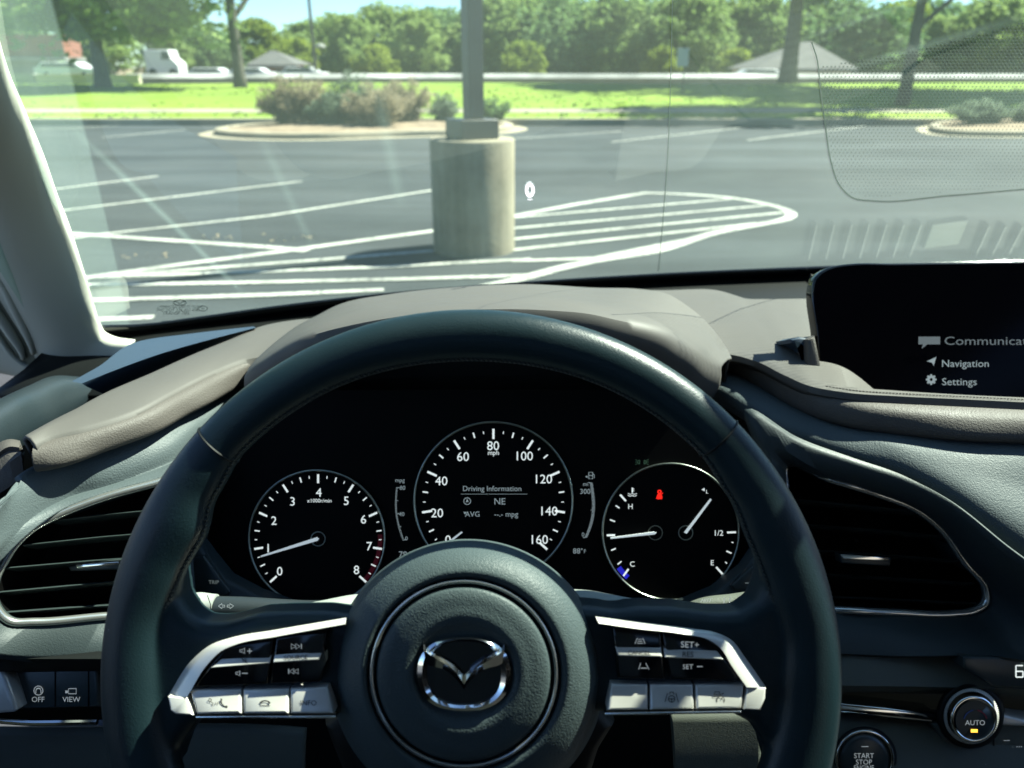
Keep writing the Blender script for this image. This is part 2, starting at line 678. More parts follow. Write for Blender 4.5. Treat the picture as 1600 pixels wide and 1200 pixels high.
# concrete base: runs of dirt down the sides
nt, b, N, L = nodes(M['concrete'])
tc = N('ShaderNodeTexCoord')
mp = N('ShaderNodeMapping')
mp.inputs['Scale'].default_value = (9, 9, 0.7)
L(tc.outputs['Object'], mp.inputs['Vector'])
sn = N('ShaderNodeTexNoise')
sn.inputs['Scale'].default_value = 1.0
sn.inputs['Detail'].default_value = 6
L(mp.outputs[0], sn.inputs['Vector'])
m_a = N('ShaderNodeMapRange')
m_a.inputs['From Min'].default_value = 0.35
m_a.inputs['From Max'].default_value = 0.65
m_a.inputs['To Min'].default_value = 0.70
m_a.inputs['To Max'].default_value = 1.18
L(sn.outputs['Fac'], m_a.inputs['Value'])
vm = N('ShaderNodeVectorMath')
vm.operation = 'SCALE'
L(b.inputs['Base Color'].links[0].from_socket, vm.inputs[0])
L(m_a.outputs[0], vm.inputs['Scale'])
L(vm.outputs[0], b.inputs['Base Color'])
M['grass'] = mottled('grass', [(0.095, 0.150, 0.014), (0.130, 0.195, 0.020), (0.165, 0.215, 0.030)], 0.16, 1.0, 8, 0.3, dist=0.03)
M['mulch'] = mottled('mulch', [(0.14, 0.10, 0.07), (0.26, 0.20, 0.14)], 3, 1.0, 6, 0.5)
M['bronze'] = mat('bronze_pole', (0.050, 0.046, 0.042), 0.45, 0.3)
M['bark'] = mottled('bark', [(0.05, 0.045, 0.04), (0.10, 0.09, 0.075)], 3, 0.95, 6, 0.6)
M['wallgrey'] = mottled('grey_wall', [(0.16, 0.17, 0.16), (0.20, 0.21, 0.20)], 0.4)
M['wallwhite'] = mottled('white_cap', [(0.10, 0.105, 0.10), (0.22, 0.22, 0.21), (0.42, 0.42, 0.40)], 0.16, 0.8, 3)
M['tan'] = mottled('tan_wall', [(0.34, 0.31, 0.23), (0.40, 0.37, 0.28)], 0.4)
M['brick'] = mottled('red_brick', [(0.17, 0.075, 0.055), (0.22, 0.10, 0.075)], 2)
M['shingle'] = mottled('grey_shingle', [(0.075, 0.073, 0.072), (0.105, 0.10, 0.098)], 1.2)
M['carwhite'] = mat('white_car_paint', (0.50, 0.50, 0.50), 0.3)
M['tyre'] = mat('tyre', (0.02, 0.02, 0.02), 0.8)
M['carglass'] = mat('car_glass', (0.02, 0.03, 0.03), 0.1)


def leafmat(name, c0, c1):
    m = mat(name, c0, 0.75, spec=0.25)
    nt, b, N, L = nodes(m)
    oi = N('ShaderNodeObjectInfo')
    gm = N('ShaderNodeNewGeometry')
    ad = N('ShaderNodeMath')
    ad.operation = 'MULTIPLY_ADD'
    ad.inputs[1].default_value = 0.55
    L(gm.outputs['Random Per Island'], ad.inputs[0])
    mu = N('ShaderNodeMath')
    mu.operation = 'MULTIPLY'
    mu.inputs[1].default_value = 0.45
    L(oi.outputs['Random'], mu.inputs[0])
    L(mu.outputs[0], ad.inputs[2])
    x = N('ShaderNodeMix')
    x.data_type = 'RGBA'
    x.inputs[6].default_value = (*c0, 1)
    x.inputs[7].default_value = (*c1, 1)
    L(ad.outputs[0], x.inputs['Factor'])
    L(x.outputs[2], b.inputs['Base Color'])
    t = N('ShaderNodeBsdfTranslucent')
    L(x.outputs[2], t.inputs[0])
    ms = N('ShaderNodeMixShader')
    ms.inputs[0].default_value = 0.45
    o = nt.nodes['Material Output']
    L(b.outputs[0], ms.inputs[1])
    L(t.outputs[0], ms.inputs[2])
    L(ms.outputs[0], o.inputs[0])
    return m


M['leaf'] = leafmat('leaf_green', (0.110, 0.185, 0.055), (0.270, 0.350, 0.110))
M['leaf_dark'] = leafmat('leaf_dark_green', (0.080, 0.150, 0.058), (0.190, 0.275, 0.105))
M['leaf_yellow'] = leafmat('leaf_yellow_green', (0.14, 0.20, 0.025), (0.27, 0.32, 0.05))
M['leaf_brown'] = leafmat('leaf_brown', (0.20, 0.165, 0.10), (0.42, 0.36, 0.24))
M['leaf_silver'] = leafmat('leaf_silver', (0.08, 0.11, 0.07), (0.20, 0.25, 0.17))
# ================================================================== THE CAR
def crow(cu, cv, r, z, n=128, ry=None):
    ry = ry or r
    return [W(cu + r * math.cos(2 * math.pi * k / n), cv - ry * math.sin(2 * math.pi * k / n), z) for k in range(n)]


def px(pts, z):
    return [W(p[0], p[1], p[2] if len(p) > 2 else z) for p in pts]


def hrow(pts, h):
    return [H(u, v, h) for u, v in pts]


def rel(x, y, z):
    return CAM + Vector((x, y, z))


# ---- windscreen
BOT = px([(60, 517, .82), (100, 512, .84), (150, 508, .87), (223, 506, .90), (300, 496, .92), (420, 479, .95), (610, 457, 1.0), (820, 440, 1.05),
          (1010, 428, 1.09), (1220, 418, 1.12), (1450, 410, 1.15), (1700, 404, 1.17), (2000, 400, 1.17), (2300, 402, 1.15)], 1)
NB = 80
bot = cr(BOT, NB)
top = cr([rel(-.33, .24, .20), rel(-.05, .18, .24), rel(.40, .15, .26), rel(.8, .18, .24), rel(1.10, .24, .20)], NB)
ws_rows = []
for k in range(25):
    t = k / 24
    bulge = 0.03 * math.sin(math.pi * t)
    ws_rows.append([bot[i].lerp(top[i], t) + Vector((0, .57, .82)) * bulge for i in range(NB)])
low = [bot[i] + (bot[i] - top[i]).normalized() * 0.05 - Vector((0, 0, .004)) for i in range(NB)]
windscreen = thing('windscreen', 'clear raked windscreen with a black dotted patch at its upper right', 'windscreen', bot[30])
wm = MB()
wm.grid(ws_rows)
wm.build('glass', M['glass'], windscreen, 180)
MB().grid([bot, [bot[i].lerp(low[i], .5) for i in range(NB)], low]).build('black_border', M['gloss'], windscreen, 180, [SOLID(.004)])
from mathutils.bvhtree import BVHTree
WBVH = BVHTree.FromPolygons([tuple(p) for p in wm.v], wm.f)


def WS(u, v, off=0.003):
    d = (W(u, v, 1) - CAM).normalized()
    h = WBVH.ray_cast(CAM, d)
    return (h[0] - d * off) if h[0] is not None else W(u, v, .7)


# glare painted into the glass: pillar reflection at left and light streaks across it
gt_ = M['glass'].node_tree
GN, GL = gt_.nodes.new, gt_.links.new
film = [n for n in gt_.nodes if n.type == 'BSDF_TRANSLUCENT'][0].outputs[0].links[0].to_node   # the mix shader of glass and dust, takes the painted glare too
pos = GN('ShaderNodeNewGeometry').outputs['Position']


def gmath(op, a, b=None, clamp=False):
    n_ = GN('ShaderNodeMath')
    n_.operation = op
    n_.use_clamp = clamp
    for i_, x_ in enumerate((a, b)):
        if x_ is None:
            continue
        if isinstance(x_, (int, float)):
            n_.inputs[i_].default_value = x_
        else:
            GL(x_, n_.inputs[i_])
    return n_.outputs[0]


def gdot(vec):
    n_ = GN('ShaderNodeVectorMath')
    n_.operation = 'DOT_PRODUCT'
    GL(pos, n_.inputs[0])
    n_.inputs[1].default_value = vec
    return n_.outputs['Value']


def glare_band(a, b, width, gain, edge=False):
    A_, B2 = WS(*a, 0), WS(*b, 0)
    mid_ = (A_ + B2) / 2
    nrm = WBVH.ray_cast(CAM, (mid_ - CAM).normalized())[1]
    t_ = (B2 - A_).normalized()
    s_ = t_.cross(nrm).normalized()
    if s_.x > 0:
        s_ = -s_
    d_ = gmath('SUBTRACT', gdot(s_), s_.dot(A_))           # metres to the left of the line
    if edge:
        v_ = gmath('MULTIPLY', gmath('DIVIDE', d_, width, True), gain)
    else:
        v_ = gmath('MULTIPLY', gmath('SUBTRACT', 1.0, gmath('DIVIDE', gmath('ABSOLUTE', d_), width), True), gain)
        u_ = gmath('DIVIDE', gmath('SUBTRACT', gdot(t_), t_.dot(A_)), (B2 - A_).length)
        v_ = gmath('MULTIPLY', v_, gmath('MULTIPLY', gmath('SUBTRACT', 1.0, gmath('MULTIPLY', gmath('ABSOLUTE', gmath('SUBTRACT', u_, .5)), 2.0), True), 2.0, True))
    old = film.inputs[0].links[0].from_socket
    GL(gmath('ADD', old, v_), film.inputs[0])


glare_band((84, 0), (203, 500), .0025, .042, True)
glare_band((96, 185), (392, 470), .0050, .050)
glare_band((395, 190), (495, 400), .0060, .018)
glare_band((585, 120), (628, 330), .0080, .020)
glare_band((1290, 120), (1620, 20), .010, .016)
glare_band((1230, 70), (1560, -40), .006, .014)

# dotted black patch round the camera behind the mirror: a hexagonal grid of printed dots
def inside(p, poly):
    x, y = p
    c = False
    for i in range(len(poly)):
        x1, y1 = poly[i - 1]
        x2, y2 = poly[i]
        if (y1 > y) != (y2 > y) and x < (x2 - x1) * (y - y1) / (y2 - y1) + x1:
            c = not c
    return c


patch = [(1283, 104), (1292, 200), (1301, 255), (1312, 285), (1330, 303), (1360, 308), (1480, 300), (1640, 288), (1800, 274), (1800, -30), (1640, 20), (1600, 34), (1500, 60), (1400, 82), (1330, 96)]
dots = MB()
rowi = 0
vv = -30.0
while vv < 312:
    step = 6.3
    uu = 1280 + (step / 2 if rowi % 2 else 0)
    while uu < 1720:
        if inside((uu, vv), patch):
            t = min(max((vv - 60) / 240, 0), 1)
            rr = 1.95 - .95 * t
            c = WS(uu, vv, -.003)
            a = WS(uu + rr, vv, -.003) - c
            b = WS(uu, vv - rr, -.003) - c
            o = len(dots.v)
            dots.v += [c + a * math.cos(k * math.pi / 3) + b * math.sin(k * math.pi / 3) for k in range(6)]
            dots.f.append(tuple(range(o, o + 6)))
        uu += step
    vv += step * .82
    rowi += 1
M['frit'] = mat('frit_dots', (0.10, 0.14, 0.13), 0.6)
fnt = M['frit'].node_tree                                             # thin ceramic print lets part of the light through
ftr = fnt.nodes.new('ShaderNodeBsdfTransparent')
fmx = fnt.nodes.new('ShaderNodeMixShader')
fmx.inputs[0].default_value = 0.42
fnt.links.new(fnt.nodes['Principled BSDF'].outputs[0], fmx.inputs[1])
fnt.links.new(ftr.outputs[0], fmx.inputs[2])
fnt.links.new(fmx.outputs[0], fnt.nodes['Material Output'].inputs[0])
dots.build('dotted_border', M['frit'], windscreen, 0)


def wstroke(pts, w, n=60, close=False):
    P = cr([(u, v, 0) for u, v in pts], n)
    m = MB()
    ed = []
    for i, p in enumerate(P):
        t = (P[min(i + 1, n - 1)] - P[max(i - 1, 0)]).normalized()
        q = Vector((-t.y, t.x, 0)) * w / 2
        ed.append((WS(p.x + q.x, p.y + q.y, -.003), WS(p.x - q.x, p.y - q.y, -.003)))
    m.grid([[e[0] for e in ed], [e[1] for e in ed]])
    return m


M['frit_edge'] = mat('patch_edge', (0.20, 0.28, 0.25), 0.5)
wstroke([(1268, 66), (1276, 90), (1281, 130), (1290, 200), (1299, 255), (1312, 290), (1332, 309), (1365, 314), (1480, 306), (1640, 292), (1790, 278)], 2.0, 90).build('patch_outline', M['frit_edge'], windscreen, 0)
wstroke([(1051, -10), (1048, 120), (1044, 230), (1037, 330), (1029, 424)], 1.1, 40).build('aerial_wire', M['frit_edge'], windscreen, 0)
# maker's stamp etched low on the glass
st = MB()
M['etch'] = mat('etched_stamp', (0.10, 0.14, 0.14), 0.7)


def on_glass(mb):
    for i, p in enumerate(mb.v):
        d = (p - CAM).normalized()
        h = WBVH.ray_cast(CAM, d)
        if h[0] is not None:
            mb.v[i] = h[0] - d * .003
    return mb


st.arc(281, 473, 10, 0, 360, .8, 1.2, 28, ry=4)
st.stroke([(272, 471), (278, 472.5), (281, 475), (284, 472.5), (290, 471)], .8, 1.1)
for q, (s, v, w) in enumerate([('LAMINATED SAFETY GLASS', 479, 70), ('M47 DOT 376 AS1 43R', 484, 66), ('TRANSP 70%', 489, 42)]):
    st.text(s, 281 - q * 3, v, .8, w=w, sx=1)
st.arc(317, 482, 7, 0, 360, .8, 1, 24, ry=4)
st.text('E4', 317, 482, .8, h=3.5)
on_glass(st).build('glass_stamp', M['etch'], windscreen, 0)
hd = MB()
hd.arc(828, 297.5, 5.2, 0, 360, .6, 4.2, 32, ry=8.6)
hd.text('mph', 828, 311, .6, h=3.2)
on_glass(hd).build('head_up_digit', M['hud'], windscreen, 0)

# ---- mirror, pillar, roof, door, bonnet
mirror = thing('rear_view_mirror', 'black rear-view mirror hanging at the very top right corner', 'mirror', rel(.40, .44, .06))
mm = MB()
prof = []
for s in (0, .02, .035):
    prof.append([rel(.40 + (.125 - s * .3) * math.copysign(abs(math.cos(a)) ** .5, math.cos(a)), .435 + s, .0705 + (.034 - s * .2) * math.copysign(abs(math.sin(a)) ** .6, math.sin(a))) for a in [2 * math.pi * k / 48 for k in range(48)]])
mm.grid(prof, closed_u=True)
mm.f.append(tuple(range(96, 144)))
mm.build('housing', M['black'], mirror)
MB().add([p + Vector((0, -.0005, 0)) for p in prof[0]], [tuple(range(48))[::-1]]).build('mirror_glass', M['chrome'], mirror, 0)
MB().tube([rel(.40, .46, .08), rel(.40, .47, .11), rel(.40, .42, .155)], .009).build('stem', M['black'], mirror)

pe = [(-60, -40), (-24, 50), (0, 123), (26, 184), (52, 249), (76, 315), (92, 353), (118, 427), (136, 480), (147, 511), (157, 525), (178, 534), (207, 538)]
zp = lambda v: .50 + .34 * (v - 123) / 400
r0 = [W(u + 3, v, zp(v) + .035) for u, v in pe]
r1 = [W(u, v, zp(v)) for u, v in pe]
in1 = [(-75, -40), (-42, 50), (-18, 123), (6, 186), (30, 255), (52, 322), (68, 362), (94, 440), (112, 495), (122, 530), (130, 552), (145, 570), (168, 566)]
r2 = [W(u, v, zp(v) - .012) for u, v in in1]
in2 = [(-150, -40), (-120, 60), (-100, 150), (-78, 240), (-56, 320), (-36, 390), (-20, 440), (10, 510), (40, 550), (60, 574), (80, 588), (105, 596), (130, 590)]
r3 = [W(u, v, zp(v) - .004) for u, v in in2]
in3 = [(-260, -40), (-240, 60), (-220, 160), (-200, 260), (-180, 350), (-160, 430), (-130, 500), (-90, 550), (-40, 572), (0, 578), (30, 584), (70, 592), (110, 598)]
r4 = [W(u, v, zp(v) + .03) for u, v in in3]
pillar = thing('windscreen_pillar', 'cream fabric-covered windscreen pillar trim rising along the left edge', 'pillar trim', W(120, 560, .8))
MB().loft([r0, r1, r2, r3, r4], 60, 26).build('trim', M['cream'], pillar, 180, [SOLID(.004)])
gz = .70
bez = cr([(p[0], p[1], 0) for p in [(-40, 330), (0, 412), (38, 470), (64, 528), (75, 557), (71, 571), (50, 575), (24, 560), (0, 528), (-40, 450)]], 60, True)
zg = lambda v: zp(v) - .016
MB().tube([W(p.x, p.y, zg(p.y)) for p in bez], .0032, 8, True).build('grille_frame', M['cream'], pillar, 180)
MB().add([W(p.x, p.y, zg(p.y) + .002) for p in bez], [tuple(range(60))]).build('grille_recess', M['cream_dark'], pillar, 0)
for ridge in ([(-20, 410), (4, 442), (24, 482), (46, 532), (52, 552)], [(-30, 455), (-4, 490), (16, 520), (34, 552), (36, 560)]):
    P = cr([(u, v, 0) for u, v in ridge], 24)
    MB().tube([W(p.x, p.y, zg(p.y) - .002) for p in P], [.0055 * math.sin(math.pi * min(max(k / 23, .07), .95)) ** .4 for k in range(24)], 10).build('grille_rib', M['cream'], pillar, 180)

roof = thing('car_roof', 'pale headliner roof of the car above the seats', 'roof', rel(.36, -.6, .22))
rr_ = []
for k in range(13):
    y = .20 - 1.9 * k / 12
    rr_.append([rel(.38 + x * .70, y, .20 + .055 * (1 - x * x) * (1 - (k / 12) ** 3 * .6)) for x in [-1 + 2 * i / 12 for i in range(13)]])
MB().grid(rr_).build('headliner', M['headliner'], roof, 180, [SOLID(.03)])
shell = thing('car_body', 'dark cabin shell with door cards, floor, rear seats and added light-blocking walls behind the camera', 'car body', rel(.36, -.5, -.95))
for sx_, nm in ((-.62, 'door_card'), (1.36, 'door_card')):
    MB().box(rel(sx_ - .03, -1.5, -.95), rel(sx_ + .03, .50, -.36)).build(nm, M['black'], shell, 40, [BEV(.01)])
MB().box(rel(-.62, -1.6, -1.0), rel(1.36, .9, -.95)).build('floor_panel', M['black'], shell, 40)
for x_ in (-.62, 1.36):  # unseen solid walls, added to keep ambient light out of the cabin
    MB().box(rel(x_ - .03, -1.5, -.355), rel(x_ + .03, -.25, .20)).build('side_light_blocker', M['black'], shell, 40, [BEV(.01)])
for x in (-.05, .75):
    MB().box(rel(x - .25, -.75, -.45), rel(x + .25, -.55, -.02)).build('backrest', M['seat'], shell, 40, [BEV(.06, 4)])
MB().box(rel(-.6, -1.62, -.95), rel(1.35, -1.5, .12)).build('rear_light_blocker', M['black'], shell, 40, [BEV(.05, 4)])  # unseen rear wall, raised toward the roof to cut ambient light
# bonnet, hidden below the line of sight over the dash
bn = []
for k in range(9):
    t = k / 8
    bn.append([rel(.36 + x * .8, 1.20 + .95 * t - .10 * x * x, -.42 - .26 * t ** 1.2 - .06 * x * x - .05 * max(0, t - .8)) for x in [-1 + i / 8 for i in range(17)]])
bonnet = MB().grid(bn).build('bonnet', M['paint'], None, 180, [SOLID(.02)], loc=rel(.36, 1.6, -.55))
tag(bonnet, 'dark blue car bonnet sloping away below the windscreen', 'bonnet')

door = thing('door_top', 'dark padded top of the driver door below the pillar at far left', 'door', W(0, 720, .64))
d0 = px([(-90, 690, .56), (-40, 655, .59), (0, 635, .62), (50, 611, .68), (92, 595, .74), (124, 596, .78)], 1)
d1 = px([(-90, 715, .545), (-40, 680, .575), (0, 655, .605), (55, 628, .665), (100, 606, .73), (134, 603, .775)], 1)
d2 = px([(-90, 745, .545), (-40, 712, .57), (0, 690, .60), (60, 655, .66), (108, 630, .73), (140, 612, .775)], 1)
d3 = px([(-90, 790, .57), (-40, 765, .60), (0, 740, .63), (60, 700, .69), (108, 660, .75), (141, 628, .79)], 1)
dm = [[p + Vector((-.03, .03, -.02)) for p in d0]]
MB().loft(dm + [d0, d1, d2, d3], 40, 24).build('pad', M['door'], door, 180, [SOLID(.004)])
MB().loft([px([(-80, 752), (-10, 708), (16, 694), (30, 697)], .575), px([(-80, 760), (-10, 716), (18, 700), (36, 702)], .566), px([(-80, 764), (-10, 720), (18, 704), (38, 706)], .568), px([(-80, 790), (-10, 745), (20, 724), (38, 712)], .560), px([(-80, 830), (-10, 772), (20, 750), (36, 730)], .562), px([(-80, 860), (-10, 800), (20, 770), (34, 742)], .58)], 30).build('armrest_trim', M['brown_grain'], door, 50, [SOLID(.004)])
MB().prism([(-90, 790), (20, 700), (62, 690), (60, 735), (20, 790), (-90, 900)], .605, .03).build('side_gap', M['black'], door)

# ---- dashboard
dash = thing('dashboard', 'dark padded dashboard with brown leather top running across the car', 'dashboard', rel(.35, .62, -.45))


def dpart(name, rows, m, n=90, ms=0, sm=180, sol=.003):
    return MB().loft(rows, n, ms).build(name, m, dash, sm, [SOLID(sol)] if sol else [])


# dark core behind the pads closes every gap
core = MB()
core.box(rel(-.50, .715, -.95), rel(1.32, 1.05, -.335))
core.build('core', M['black'], dash, 40)
shx = [p_ - CAM for p_ in low]
MB().grid([[rel(max(min(q.x, 1.4), -.56), .70, -.300) for q in shx], [rel(q.x, .5 * (.70 + q.y), -.296) for q in shx], [rel(q.x, q.y - .02, -.290) for q in shx], [rel(q.x, q.y + .01, min(q.z, -.29) + .002) for q in shx]]).build('defroster_shelf', M['black'], dash, 180, [SOLID(.004)])

dg, dg2 = MB(), MB()
for k in range(30):
    x = .44 + .0265 * k
    if .605 < x < .68:
        continue
    y0 = 1.045 + .16 * (x - .44)
    (dg if x < .64 else dg2).box(rel(x - .0010, y0, -.296), rel(x + .0010, y0 + .062, -.281))
M['rib'] = mat('defroster_rib', (.085, .085, .08), .6)
dg.build('defroster_grille', M['rib'], dash, 0)
dg2.build('defroster_grille', M['rib'], dash, 0)
MB().box(rel(.618, 1.075, -.292), rel(.672, 1.118, -.284)).build('light_sensor', M['lower'], dash, 30, [BEV(.002)])

# instrument hood
hb = [(396, 574, .70), (412, 556, .735), (439, 532, .765), (470, 511, .785), (497, 497, .80), (531, 480, .81), (610, 464, .815), (715, 453, .82), (820, 448.5, .82), (931, 454, .82), (1000, 456, .815), (1034, 461, .81), (1076, 485, .785), (1110, 517, .75), (1130, 545, .72), (1139, 563, .70)]
hl = [(387, 594, .655), (398, 582, .645), (420, 566, .63), (450, 547, .615), (480, 532, .60), (571, 508, .585), (660, 495, .578), (760, 488, .575), (866, 490, .575), (920, 495, .578), (957, 503, .582), (1036, 524, .60), (1062, 540, .615), (1085, 556, .63), (1100, 568, .645), (1122, 578, .665)]
B_, L_ = px(hb, 1), px(hl, 1)
hm1 = [a.lerp(b, .33) + Vector((0, 0, .0015)) for a, b in zip(B_, L_)]
hm2 = [a.lerp(b, .70) + Vector((0, 0, .0015)) for a, b in zip(B_, L_)]
hx = [p + Vector((0, .010, -.006)) for p in B_]
hx2 = [p + Vector((0, .014, -.05)) for p in B_]
hm3 = [a.lerp(b, .96) + Vector((0, 0, .0015)) for a, b in zip(B_, L_)]
lf1 = [p + Vector((0, -.0025, -.004)) for p in L_]
lf15 = [p + Vector((0, -.003, -.012)) for p in L_]
lf2 = [p + Vector((0, .004, -.026)) for p in L_]
lf3 = [p + Vector((0, .05, -.034)) for p in L_]
hood = MB()
hood.loft([hx2, hx, B_, hm1, hm2, hm3, L_, lf1, lf15, lf2, lf3], 120)
hood.build('instrument_hood', M['brown'], dash, 50, [SOLID(.003)])
# left top pad, its lip and the padded band below
lb = hrow([(40, 690), (100, 656), (168, 618), (235, 589), (299, 560), (360, 535), (420, 511), (470, 503), (520, 500)], -.25)
lf = hrow([(52, 698), (68, 690), (131, 673), (210, 647), (262, 620), (300, 600), (341, 581), (388, 564), (430, 558)], -.25)
lbx = [p + Vector((0, .006, -.02)) for p in lb]
dpart('top_pad', [lbx, lb, [a.lerp(b, .3) + Vector((0, 0, .003)) for a, b in zip(lb, lf)], [a.lerp(b, .7) + Vector((0, 0, .003)) for a, b in zip(lb, lf)], [a.lerp(b, .97) + Vector((0, 0, .0006)) for a, b in zip(lb, lf)], lf, [p + Vector((.0005, -.0008, -.002)) for p in lf], [p + Vector((.0005, .004, -.006)) for p in lf]], M['brown'], 100, 0, 50)
ls = [(55, 700), (70, 692), (132, 676), (211, 650), (263, 623), (301, 603), (342, 584), (389, 567), (420, 560)]
le = [(54, 729), (79, 725), (157, 699), (236, 670), (285, 643), (315, 628), (350, 608), (383, 590), (410, 575)]
s0 = [H(u, v, -.2525) for u, v in ls]
e0 = [H(u, v, -.264) for u, v in le]
mid = [a.lerp(b, .5) + Vector((0, -.002, .0045)) for a, b in zip(s0, e0)]
dpart('lip', [[p + Vector((0, .01, -.001)) for p in s0], s0, mid, e0, [p + Vector((0, .02, -.004)) for p in e0]], M['brown_grain'], 90, 26)
ltop = [(-70, 850), (0, 788), (26, 759), (79, 730), (157, 702), (236, 673), (315, 630), (350, 611), (388, 594), (420, 585)]
lcre = [(-75, 925), (0, 826), (40, 794), (105, 761), (157, 747), (210, 729), (262, 708), (307, 679), (350, 650), (390, 625)]
p0 = [H(u, v, -.274) for u, v in ltop]
p1 = [H(u, v, -.291) for u, v in lcre]
pm = [a.lerp(b, .55) + Vector((0, 0, .004)) for a, b in zip(p0, p1)]
fro = px([(-90, 960, .50), (-8, 878, .525), (26, 846, .54), (92, 802, .565), (157, 777, .58), (200, 764, .59), (247, 752, .60), (290, 735, .61), (330, 705, .625), (370, 680, .635)], 1)
pe1 = [p + Vector((0, -.002, -.008)) for p in p1]
dpart('padded_band', [[p + Vector((0, .02, 0)) for p in p0], p0, pm, p1, pe1, [a.lerp(b, .5) + Vector((0, -.004, 0)) for a, b in zip(pe1, fro)], fro], M['pad'], 110, 44)
# corner panel between pad and pillar
MB().loft([hrow([(112, 596), (150, 575), (218, 533), (300, 521), (396, 510)], -.246), hrow([(128, 599), (178, 579), (250, 553), (330, 530), (400, 512)], -.244), hrow([(135, 604), (182, 584), (254, 557), (331, 533), (398, 514)], -.249), hrow([(165, 617), (203, 600), (266, 572), (335, 541), (399, 516)], -.285)], 50).build('corner_panel', M['tri'], dash, 60)

# right top pad
rb = hrow([(985, 457), (1040, 457), (1120, 457), (1148, 465), (1165, 470), (1200, 471), (1270, 471), (1400, 470), (1560, 470), (1720, 470), (1900, 470)], -.252)
rf = hrow([(1085, 556), (1120, 558), (1140, 557), (1182, 567), (1230, 590), (1270, 607), (1320, 616), (1400, 622), (1500, 627), (1620, 633), (1800, 643)], -.252)
rb = [p + Vector((0, 0, -.05 if i > 7 else (-.02 if i == 7 else 0))) for i, p in enumerate(rb)]
dip = [0, 0, 0, 0, 0, 0, -.004, -.03, -.04, -.04, -.04]
RP = lambda t, z: [a.lerp(b, t) + Vector((0, 0, z + d * (1 if t < .96 else 0))) for a, b, d in zip(rb, rf, dip)]
dpart('top_pad', [[p + Vector((0, .006, -.03)) for p in rb], rb, RP(.3, .003), RP(.7, .003), RP(.955, .0008), RP(.97, .0006), rf, [p + Vector((0, -.0008, -.002)) for p in rf], [p + Vector((0, .004, -.006)) for p in rf]], M['brown'], 130, 0, 50)
rs = [(1100, 560), (1140, 560), (1182, 572), (1230, 595), (1270, 613), (1320, 625), (1400, 634), (1500, 639), (1620, 645), (1800, 655)]
re_ = [(1110, 575), (1142, 577), (1180, 594), (1240, 628), (1290, 650), (1330, 660), (1400, 670), (1500, 681), (1620, 686), (1800, 696)]
s0 = [H(u, v, -.258) for u, v in rs]
e0 = [H(u, v, -.272) for u, v in re_]
mid = [a.lerp(b, .5) + Vector((0, -.003, .0045)) for a, b in zip(s0, e0)]
dpart('lip', [[p + Vector((0, .012, -.001)) for p in s0], s0, mid, e0, [p + Vector((0, .025, -.004)) for p in e0]], M['brown_grain'], 110, 30)
# stitched seam along the pad in front of the screen
stm = MB()
P = cr([H(u, v - 5.5, -.250) for u, v in [(1290, 611), (1330, 617), (1400, 622), (1500, 627), (1620, 633), (1750, 640)]], 260)
for i in range(0, 258, 3):
    stm.tube([P[i] + Vector((0, 0, .0012)), P[i + 2] + Vector((0, 0, .0012))], .0005, 5)
stm.build('stitching', M['brown_grain'], dash)
rtop = [(1100, 590), (1140, 583), (1180, 603), (1240, 637), (1300, 662), (1360, 679), (1450, 688), (1540, 691), (1640, 694), (1800, 700)]
rcre = [(1085, 600), (1120, 612), (1160, 636), (1240, 680), (1320, 710), (1400, 736), (1480, 776), (1525, 808), (1565, 842), (1640, 905)]
p0 = [H(u, v, h) for (u, v), h in zip(rtop, [-.278, -.278, -.279, -.280, -.280, -.280, -.280, -.280, -.280, -.28])]
p1 = [H(u, v, h) for (u, v), h in zip(rcre, [-.280, -.281, -.284, -.288, -.293, -.299, -.310, -.320, -.332, -.355])]
pm = [a.lerp(b, .55) + Vector((0, 0, .004 + .004 * i / 9)) for i, (a, b) in enumerate(zip(p0, p1))]
dpart('padded_band', [[p + Vector((0, .02, 0)) for p in p0], p0, pm, p1, [p + Vector((0, .004, -.010)) for p in p1]], M['pad'], 130, 44)

# fascia round the right air vent
rin = [(1226, 727), (1300, 748), (1380, 772), (1430, 792), (1472, 823), (1513, 880), (1546, 918), (1548, 944), (1524, 960), (1490, 964), (1400, 961), (1310, 957), (1234, 954), (1226, 850), (1224, 760)]
rout = [(1165, 640, .63), (1240, 683, .622), (1330, 716, .612), (1410, 743, .603), (1484, 781, .59), (1567, 846, .572), (1660, 925, .56), (1680, 980, .565), (1640, 1030, .58), (1540, 1024, .595), (1400, 1024, .61), (1310, 1020, .615), (1205, 1015, .615), (1203, 850, .625), (1180, 690, .632)]
ri = px([(u, v, .628) for u, v in rin], 1)
ro = px(rout, 1)
rm = [a.lerp(b, .45) + Vector((0, -.010, -.002)) for a, b in zip(ri, ro)]
rm2 = [a.lerp(b, .85) + Vector((0, -.006, 0)) for a, b in zip(ri, ro)]
N_ = 140
rings = [cr(r, N_, True) for r in (ro, rm2, rm, ri, [p + FW * .04 for p in ri])]
MB().grid(rings, closed_u=True).build('vent_surround', M['fascia'], dash, 60, [SOLID(.002)])
lin = [(252, 750), (157, 776), (92, 800), (50, 821), (22, 846), (3, 873), (-13, 910), (-12, 948), (14, 976), (52, 977), (163, 968), (268, 962), (290, 850), (292, 738)]
lout = [(275, 728, .630), (175, 765, .608), (100, 792, .592), (44, 818, .575), (8, 850, .560), (-30, 880, .52), (-70, 910, .51), (-70, 970, .51), (-30, 1020, .53), (40, 1034, .55), (160, 1034, .57), (282, 1030, .585), (302, 850, .60), (306, 715, .625)]
li = [W(u, v, .545 + .06 * (u + 10) / 300) for u, v in lin]
lo = px(lout, 1)
lm = [a.lerp(b, .5) + Vector((0, -.008, -.003)) for a, b in zip(li, lo)]
